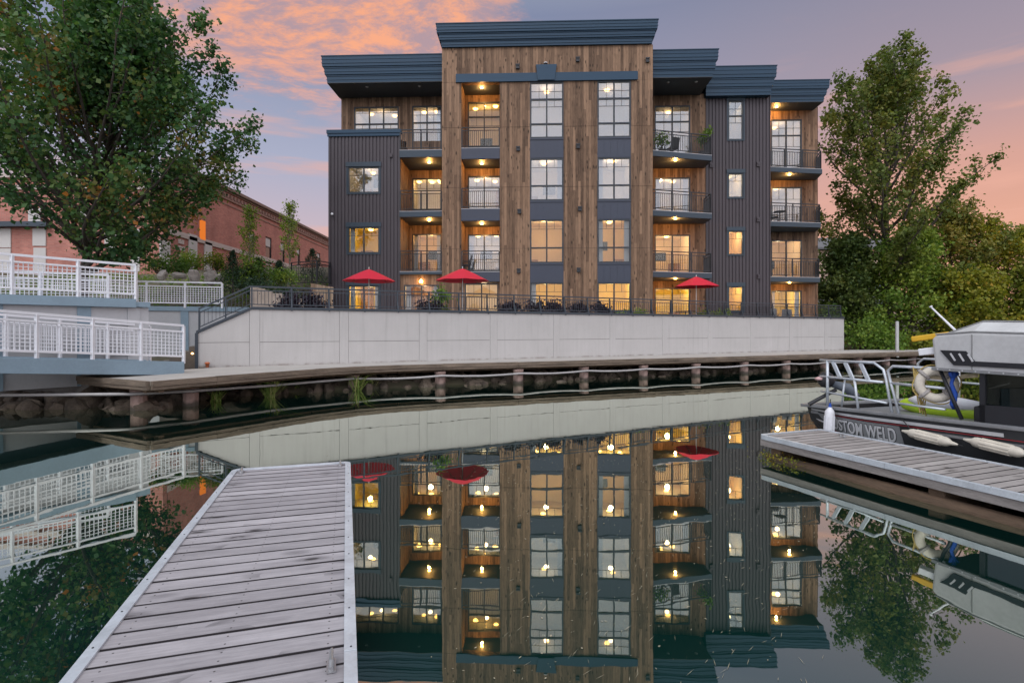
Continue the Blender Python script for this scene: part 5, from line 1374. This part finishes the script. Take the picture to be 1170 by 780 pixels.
m = MB(); m.tube([(-.45, 0, .10), (-.36, 0, .09), (-.1, 0, .08), (.5, 0, .08), (1.1, 0, .09), (1.25, 0, .12)], [.02, .09, .14, .15, .12, .02], 12); kb_ = m.build('kayak_hull', 'lime', e, smooth=True)
m = MB(); m.tube([(-.25, -.06, .17), (-.1, -.07, .18), (.5, -.08, .19), (1.0, -.05, .19)], [.03, .09, .10, .04], 10); m.build('kayak_deck', 'white', e, smooth=True)
e = MB(); p = bw_(2.30, .10, 0)
rr = random.Random(4)
e.tube([(0, 0, 1.45), (.01, .02, 1.36), (-.03, 0, 1.28), (.02, .01, 1.15), (-.02, -.01, 1.02), (.0, 0, .96)], [.032, .022, .02, .034, .036, .018], 8)
e.tube([(-.05, 0, 1.42), (.0, .03, 1.35), (.06, 0, 1.42)], [.02, .032, .02], 8)
bc_ = e.build('blue_cloth', 'blue', loc=(p.x, p.y, p.z), smooth=True); bc_.scale = (BK, BK, BK); tag(bc_, 'bright blue cloth knotted under the front edge of the boat top', 'cloth')

# floating flecks on the water
q = MB(); r_ = random.Random(21)
for i in range(900):
    if r_.random() < .55: Y = r_.uniform(5.5, 15); X = r_.uniform(-.35, .45)*Y
    else: Y = r_.uniform(3, 9); X = r_.uniform(-.15, .55)*Y
    l = r_.uniform(.003, .013)*(1 if r_.random() < .9 else 1.8); a = r_.uniform(0, 3.14); w_ = l*r_.uniform(.12, .6); c, s = math.cos(a), math.sin(a)
    q.add([(X-c*l, Y-s*l, .004), (X+s*w_, Y-c*w_, .004), (X+c*l, Y+s*l, .004), (X-s*w_, Y+c*w_, .004)], [(0, 1, 2, 3)])
for i in range(620):
    Y = r_.uniform(2.6, 9); X = r_.uniform(-.18, .60)*Y
    if X < -.28*Y+.9 and Y < 6.5: continue
    l = r_.uniform(.012, .05); a = r_.gauss(1.05, .30); w_ = r_.uniform(.0007, .0016); c, s = math.cos(a), math.sin(a)
    q.add([(X-c*l, Y-s*l, .004), (X+s*w_, Y-c*w_, .004), (X+c*l, Y+s*l, .004), (X-s*w_, Y+c*w_, .004)], [(0, 1, 2, 3)])
tag(q.build('floating_flecks', plain('pale fleck', (.36, .32, .23), .8), recalc=False), kind='stuff')

# ------------------------------------------------------------------ brick building, upper left
bb = empty('brick_building', (-22.5, 35.5, 4.5)); tag(bb, 'long red brick hall with stone band and blanked windows, behind the maple', 'building')
ob = Vector((-22.5, 35.5, 4.5))
LX = lambda X: X-ob.x
LY = lambda Y: Y-ob.y
zT = 12.8-4.5
def wall_x_holes(mb, y0, y1, z0, z1, x, th, holes):     # wall in the plane x (facing +x)
    for (a, b, c, d) in cells(y0, y1, z0, z1, holes): mb.box(x-th, x, a, b, c, d)
def ypx(px): return LY(-22.5*F/(px-CX))
def zpx(py, px): return CZ+(HY-py)/F*(-22.5*F/(px-CX))-4.5
hol = []
for (a, b, y0, y1) in ((303.5, 310.5, 271, 301.5), (320.5, 325.5, 277, 303), (339, 343, 283, 303), (285, 291, 265, 296), (362, 366, 289, 304)):
    m_ = (a+b)/2; hol.append((ypx(a), ypx(b), zpx(y1, m_), zpx(y0, m_)))
q = MB(); wall_x_holes(q, 0, 42, 0, zT, 0, .4, hol); q.box(-30, -.41, 41.6, 42, 0, zT); q.build('brick_side_wall', 'brick', bb)
for h in hol:
    f = MB(); a, b, c, d = h
    f.box(-.14, -.06, a, a+.1, c, d); f.box(-.14, -.06, b-.1, b, c, d); f.box(-.14, -.06, a+.1, b-.1, d-.1, d); f.box(-.14, -.06, a+.1, b-.1, c, c+.1); f.box(-.14, -.06, a+.1, b-.1, lerp(c, d, .62), lerp(c, d, .62)+.08)
    w_ = f.build('window', 'black', bb)
    g = MB(); g.box(-.12, -.11, a+.1, b-.1, c+.1, lerp(c, d, .62)); g.build('pane', 'glassdark', w_)
    g = MB(); g.box(-.115, -.10, a+.1, b-.1, lerp(c, d, .62)+.08, d-.1); g.build('transom_panel', 'panel', w_)
    g = MB(); g.box(-.4, .06, a-.1, b+.1, c-.15, c-.003); g.build('sill', 'stone', w_)
q = MB(); q.box(.002, .10, -.1, 42, 3.75, 4.0); q.box(.002, .05, -.1, 42, 4.003, 4.12); q.build('stone_band', 'stone', bb)
q = MB(); q.box(-.3, .10, -.15, 42.1, zT+.001, zT+.15); q.box(-.3, .28, -.3, 42.2, zT+.151, zT+.38); 
q.build('cornice', plain('brown cornice', (.22, .15, .125), .8), bb)
q = MB()
k = 0
while k*.55 < 41.8: q.box(.002, .16, k*.55, k*.55+.24, zT-.42, zT-.12); k += 1
q.box(.001, .12, 0, 42, zT-.60, zT-.45); q.box(.001, .05, 0, 42, zT-1.0, zT-.9)
q.build('dentils', plain('dentil brick', (.28, .17, .14), .85), bb)
for (a, b, y0, y1) in ((182, 193, 275, 312), (215, 224, 268, 312), (233, 241, 277, 312)):
    m_ = (a+b)/2; q = MB(); q.box(.002, .10, ypx(a), ypx(b), zpx(y1, m_), zpx(y0, m_)); q.build('blanked_window', 'panel', bb)
q = MB()
for i in range(7): z = .6+i*.45; q.box(.003, .09, ypx(203.5), ypx(209)+.1*(i % 2), z, z+.30)
q.build('quoins', 'stone', bb)
q = MB(); q.box(.003, .06, ypx(228), ypx(234), zpx(277, 231), zpx(252, 231)); q.build('lamplit_wall_patch', emit('orange lamp glow', (1, .25, .04), .75), bb)  # glowing patch standing in for lamplight on the brick wall
# front wing
zF = 11.75-4.5
fh = []
q = MB(); q.box(-40, -.002, -.5, -.1, -1, zF); q.box(-40, -.002, -.09, 20, zF-.3, zF-.05); q.build('brick_front_wall', 'brick', bb)
q = MB(); q.box(-40, .05, -.62, -.502, zF-.75, zF-.45); q.box(-40, .1, -.7, -.1, zF+.001, zF+.25); q.build('front_cornice', 'stone', bb)
def xf(px): return LX((px-CX)/F*35.0)
def zf(py): return CZ+(HY-py)/F*35.0-4.5
for (a, b, y0, y1) in ((33, 47, 238, 253), (-6, 13, 261, 283), (38, 53, 261, 281), (-6, 13, 284, 310), (39, 53, 283, 310), (85, 99, 238, 253), (120, 134, 262, 284), (150, 160, 262, 310)):
    q = MB(); q.box(xf(a), xf(b), -.56, -.502, zf(y1), zf(y0)); q.build('blanked_window', 'panel', bb)
q = MB(); q.box(-40, xf(60), -1.0, -.502, zf(260), zf(254.5)); q.build('canopy', 'trim', bb)
q = MB(); q.box(-40, -.41, 20, 41.6, zT-.25, zT-.05); q.build('roof', 'roof', bb)

# ------------------------------------------------------------------ trees
def tree(name, label, base, H, R0, leafmat, trunk_r, n_limb, f0, env, elev, leaf, n_leaf, sig, seed, lean=(0, 0), cat='tree', subs=7, bark='bark', tone=.4, toneside=None, group=None, minz=None, curl=.35, droop=0, zmin=None):
    e = empty(name, base); tag(e, label, cat, group); r = random.Random(seed)
    tr = MB(); cs = []; tn = []; sg = []
    top = H*.93
    tp_ = [Vector((0, 0, -.3))]+[Vector((lean[0]*t+r.gauss(0, .05*trunk_r*4), lean[1]*t+r.gauss(0, .05*trunk_r*4), top*t)) for t in np.linspace(.06, 1, 11)]
    rs = [trunk_r*1.35]+[trunk_r*(1-.93*t) for t in np.linspace(.06, 1, 11)]
    tr.tube(tp_, rs, 9)
    def tpos(f):
        x = f*10.999; i = int(min(9, max(0, (f-.06)/.94*10))); tt = (f-.06)/.94*10-i
        return tp_[1+i].lerp(tp_[2+i], max(0, min(1, tt)))
    az = r.uniform(0, 6.28)
    for i in range(n_limb):
        f = f0+(.97-f0)*((i+.5)/n_limb)**.92; az += 2.39996+r.gauss(0, .35)
        L = R0*env(f)*r.uniform(.75, 1.18); el = elev(f)+r.gauss(0, .12)
        p0 = tpos(f*.93); pts = [p0]; d = Vector((math.cos(az)*math.cos(el), math.sin(az)*math.cos(el), math.sin(el)))
        n = 7; p = p0.copy()
        for k in range(n):
            d = (d+Vector((r.gauss(0, .10), r.gauss(0, .10), curl/n*1.3+r.gauss(0, .05)-droop*(k/n)))).normalized(); p = p+d*L/n; pts.append(p.copy())
        if zmin and pts[-1].z < zmin(pts[-1].x)+.2: continue
        lr = trunk_r*(1-.9*f)*.55+.012
        tr.tube(pts, [max(.008, lr*(1-.9*k/n)) for k in range(n+1)], 6)
        lt = min(1, max(0, r.gauss(tone, .10)))
        for k in range(subs):
            t = .22+.78*(k+r.random())/subs; x = t*n; j = min(n-1, int(x)); q0 = pts[j].lerp(pts[j+1], x-j)
            dj = (pts[j+1]-pts[j]).normalized()
            sd = Vector((r.gauss(0, 1), r.gauss(0, 1), r.gauss(.25, .6))).normalized(); sd = (sd+dj*.8).normalized()
            sl = L*.30*(1.15-t)*r.uniform(.6, 1.3)+.25
            q1 = q0+sd*sl*.5; q2 = q0+(sd+Vector((0, 0, .25))).normalized()*sl
            tr.tube([q0, q1, q2], [max(.006, lr*.3), .006, .004], 4, cap=False)
            for (pp, w_) in ((q1, 1), (q2, 1), (q0.lerp(q1, .5), .6)):
                if r.random() < w_:
                    cs.append(tuple(pp)); sg.append(sig*r.uniform(.7, 1.25)*(1.1-.45*t))
                    tv = lt+r.gauss(0, .08)
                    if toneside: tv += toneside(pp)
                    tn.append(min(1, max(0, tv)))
        cs.append(tuple(pts[-1])); sg.append(sig*.5); tn.append(lt)
    tr.build('trunk', bark, e, smooth=True, recalc=False)
    P, t = leaf_cloud(cs, sg, n_leaf, leaf, tn, seed)
    if minz is not None: kp = P[:, 2] > minz; P, t = P[kp], t[kp]
    if zmin: kp = P[:, 2] > np.array([zmin(x) for x in P[:, 0]])+np.random.default_rng(3).normal(0, .12, len(P)); P, t = P[kp], t[kp]
    leaves_obj('crown', P, t, leaf, leafmat, e, seed, aspect=.85)
    return e, len(P)
# big maple
bm_ = at(93, 300, 20.0)
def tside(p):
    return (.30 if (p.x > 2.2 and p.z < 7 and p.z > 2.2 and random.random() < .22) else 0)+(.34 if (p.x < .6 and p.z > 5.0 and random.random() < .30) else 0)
zmin_m = lambda x: float(np.interp(x, [-4.5, -2.35, -1.5, -.7, 1.8, 3.2, 4.2, 6], [5.2, 4.5, 3.5, 1.1, .85, 1.2, 1.6, 2.2]))
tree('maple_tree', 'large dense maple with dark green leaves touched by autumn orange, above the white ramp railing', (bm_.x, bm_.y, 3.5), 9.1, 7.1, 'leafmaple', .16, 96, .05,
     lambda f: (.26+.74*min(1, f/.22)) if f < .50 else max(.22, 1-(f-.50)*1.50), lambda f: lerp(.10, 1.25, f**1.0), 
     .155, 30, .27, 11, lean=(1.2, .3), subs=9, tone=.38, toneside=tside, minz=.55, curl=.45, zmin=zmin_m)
# poplar on the right
pb = at(1012, 0, 36.0)
tree('poplar_tree', 'tall loose crowned poplar with upswept limbs to the right of the apartment block', (pb.x, pb.y, 2.2), 17.5, 7.1, 'leafpoplar', .30, 50, .09,
     lambda f: (.60+.40*math.sin(min(1, f/.62)*1.57)) if f < .62 else max(.30, 1-(f-.62)*1.3), lambda f: lerp(.40, 1.10, f), .20, 30, .32, 23, lean=(.4, .5), subs=8, tone=.52, curl=.35, minz=1.0)
# trees and bushes behind the boat
specs = [
 # px, Y, H, R, mat, label, tone
 (1085, 37, 9.8, 4.2, 'leafpoplar', 'broad olive green tree beside the poplar, half behind the boat top', .75),
 (1150, 36, 9.6, 4.6, 'leafyellow', 'yellowing broad tree at the right edge, behind the boat cabin', .6),
 (1110, 33.5, 6.4, 3.4, 'leafyellow', 'low yellow green tree above the boat top', .6),
 (1040, 35, 7.4, 3.6, 'leafgreen', 'shadowy green tree beneath the poplar, above the steel pole', .6),
 (968, 36.5, 6.8, 2.6, 'leafpoplar', 'dark green small tree close to the right end of the apartment block', .22),
 (1200, 33, 8.2, 4.0, 'leafyellow', 'yellow green tree just cut by the right picture edge', .5),
]
for i, (px, Y, H_, R_, mt, lab, tn_) in enumerate(specs):
    b_ = at(px, 0, Y)
    tree('broadleaf_tree', lab, (b_.x, b_.y, float(ground_h(np.array(b_.x), np.array(b_.y)))), H_, R_, mt, .13, 34, .06, lambda f: .9 if f < .55 else max(.35, 1-(f-.55)*1.35), lambda f: lerp(.12, 1.1, f), .18, 28, .36, 40+i, subs=7, tone=tn_, curl=.3, cat='tree', group='trees on the right bank', minz=.1)
for i, (px, Y, r_, h_, mt, lab) in enumerate((
  (985, 33.2, 1.3, 2.0, 'leafgreen', 'bright green bush right beside the end of the grey wall'),
  (1012, 32.8, 1.2, 1.5, 'leafgreen', 'bright yellow green bush at the bank left of the steel pole'),
  (1052, 33.0, 1.5, 1.8, 'leafyellow', 'yellow green bush on the bank right of the steel pole'),
  (1100, 32.0, 1.6, 2.0, 'leafgreen', 'low green bush on the bank behind the antenna'),
  (948, 36.0, 1.2, 2.0, 'leafgreen', 'green bush behind the end of the terrace railing'),
  (1150, 31.5, 1.8, 2.4, 'leafyellow', 'low yellowish bush behind the boat top, nearest the right edge'))):
    b_ = at(px, 0, Y); g_ = float(ground_h(np.array(b_.x), np.array(b_.y)))
    mound(0, 0, 0, r_, h_, mt, lab, 70+i, 26, .17, 60, .30, P0=(b_.x, b_.y, g_), name='bush', cat='bush', group='bushes on the right bank')
# dry bank litter at the wall end
P = np.stack([rng.uniform(19.5, 30, 2600), rng.uniform(32, 40, 2600)], 1)
Z = ground_h(P[:, 0], P[:, 1])+.03
o = leaves_obj('leaf_litter', np.column_stack([P, Z]), rng.uniform(.5, 1, 2600), .16, 'leafyellow', None, 5, up=2); tag(o, kind='stuff')

# planting at the left, behind the rails
def gl_(px, py, Y): p = at(px, py, Y); return (p.x, p.y, p.z)
for i, (px, py, Y, r_, h_, mt, tn_, lab) in enumerate((
  (181, 312, 26, .50, .75, 'leafgreen', .25, 'small dark round shrub above the rear railing, leftmost of the row'),
  (203, 312, 26, .55, .55, 'leafgreen', .2, 'low dark shrub beside the pale boulders, second in the row'),
  (219, 312, 27, .50, 1.0, 'leafgreen', .8, 'bright yellow green shrub under the orange lamplit patch of wall'),
  (246, 312, 27, .60, .85, 'leafyellow', .4, 'yellowish shrub at the end of the row above the boulders'),
  (275, 328, 23.6, .8, 1.3, 'leafgreen', .45, 'light green hedge shrub behind the sloping stair rail'),
  (299, 326, 24.4, .8, 1.0, 'leafgreen', .25, 'dark green hedge shrub in the middle of the planted bank'),
  (322, 326, 25.6, .8, .9, 'leafgreen', .5, 'light green hedge shrub left of the black guard rail'),
  (330, 345, 23.5, .7, .5, 'leafdark', .5, 'spreading dark juniper tumbling over the timber blocks'),
  (292, 338, 22.6, .9, .6, 'leafdark', .6, 'spreading juniper on the bank above the timber blocks'))):
    mound(0, 0, 0, r_, h_, mt, lab, 90+i, 14, .10, 70, .17, P0=gl_(px, py, Y), name='shrub', cat='shrub', tone=tn_, group='shrubs on the left bank')
def conifer(px, py, Y, H_, r_, lab, seed, top=1.0):
    e = empty('conifer', gl_(px, py, Y)); tag(e, lab, 'conifer', 'small conifers on the left bank'); r = random.Random(seed)
    q = MB(); q.tube([(0, 0, -.2), (0, 0, H_*.95)], .05, 6, .01); q.build('trunk', 'bark', e)
    cs = []; sg = []
    for i in range(46):
        f = (i+.5)/46; a = i*2.4; d = r_*(1-f)**.8*r.uniform(.5, 1); cs.append((math.cos(a)*d, math.sin(a)*d, H_*(.06+.92*f))); sg.append(.04+.13*(1-f))
    P, t = leaf_cloud(cs, sg, 45, .1, .45, seed, flat=.7); leaves_obj('crown', P, t, .085, 'leafdark', e, seed, aspect=.4)
conifer(266, 333, 23.0, 1.75, .5, 'small dark conifer behind the top of the stair rail', 1)
conifer(295, 322, 25.0, 1.1, .38, 'smallest pointed conifer in the middle of the hedge', 2)
conifer(357, 322, 28.5, 1.75, .75, 'dark conifer behind the black guard rail', 3)
conifer(319, 320, 26.4, .95, .32, 'little conifer between the hedge and the guard rail', 4)
conifer(283, 331, 24.0, 1.2, .42, 'squat conifer between the two hedge shrubs', 5)
for i, (px, py, Y, H_, lab) in enumerate(((285, 318, 26.5, 3.9, 'slender young tree with sparse yellow green leaves, the left one of two'), (331, 316, 28.0, 4.3, 'slender young tree with a dark bare top, the right one of two'))):
    tree('sapling', lab, gl_(px, py, Y), H_, .62, 'leafgreen', .035, 26, .15, lambda f: 1.0 if f < .5 else max(.22, 1-(f-.5)*1.6), lambda f: .95, .085, 6, .10, 120+i, subs=4, tone=.75, curl=.2, bark='barkpale', group='young trees before the brick hall')
for i, (px, py, Y, s, lab) in enumerate(((241, 317, 24.5, .42, 'pale grey boulder above the end of the white rear railing'), (222, 316, 24.8, .34, 'smaller grey boulder left of the large one above the railing'), (252, 318, 24.2, .30, 'little boulder at the edge of the hedge above the railing'), (205, 315, 25, .30, 'flat grey boulder below the low dark shrub'), (186, 314, 25, .3, 'grey boulder below the leftmost small shrub'))):
    q = MB(); rock_mesh(q, (0, 0, 0), s*.85, 300+i, 3); tag(q.build('boulder', 'boulder', loc=gl_(px, py, Y)), lab, 'boulder', 'boulders on the left bank')
# scrub on the bank under the maple
P = np.stack([rng.uniform(-30, -9.8, 9000), rng.uniform(22.5, 34, 9000)], 1); Z = ground_h(P[:, 0], P[:, 1])+np.abs(rng.normal(0, .10, 9000))
tag(leaves_obj('ground_cover', np.column_stack([P, Z]), rng.uniform(0, .9, 9000), .13, 'leafgreen', None, 6, up=1), kind='stuff')

# far things glimpsed right of the building
vE = empty('parked_bus', at(962, 356, 44)+Vector((0, 0, -.6)), R(6)); tag(vE, 'white and blue bus parked behind the trees at the right end of the building', 'bus')
q = MB(); q.box(-3.2, 3.2, -1.1, 1.1, .4, 2.9); q.build('body', 'vanwhite', vE, bevel=.15)
q = MB(); q.box(-3.0, 3.0, -1.115, -1.102, 1.55, 2.35); q.build('window', 'glassdark', vE)
q = MB(); q.box(-3.1, 3.1, -1.12, -1.103, 2.5, 2.62); q.build('blue_stripe', 'bluebeam', vE)
for x in (-2, 2):
    for y in (-1.0, 1.0): q = MB(); q.tube([(x, y-.12, .45), (x, y+.12, .45)], .45, 16); q.build('wheel', 'rubber', vE)
hE = empty('far_house', at(968, 330, 62), R(4)); tag(hE, 'peach coloured house with a low dark roof glimpsed through the poplar', 'house')
q = MB(); q.box(-6, 6, 0, 7, -3, 4.4); q.build('wall', 'beige', hE)
q = MB(); q.extrude([(-6.6, -.7, 4.4), (6.6, -.7, 4.4), (6.6, 3.5, 6.2), (-6.6, 3.5, 6.2)], (0, 0, .2)); q.extrude([(-6.6, 7.7, 4.4), (6.6, 7.7, 4.4), (6.6, 3.51, 6.2), (-6.6, 3.51, 6.2)], (0, 0, .2)); q.build('roof', 'roof', hE)
for x in (-4.5, -1.5, 1.5, 4.5): q = MB(); q.box(x-.6, x+.6, -.05, -.003, 1.2, 2.8); q.build('window', 'glassdark', hE)
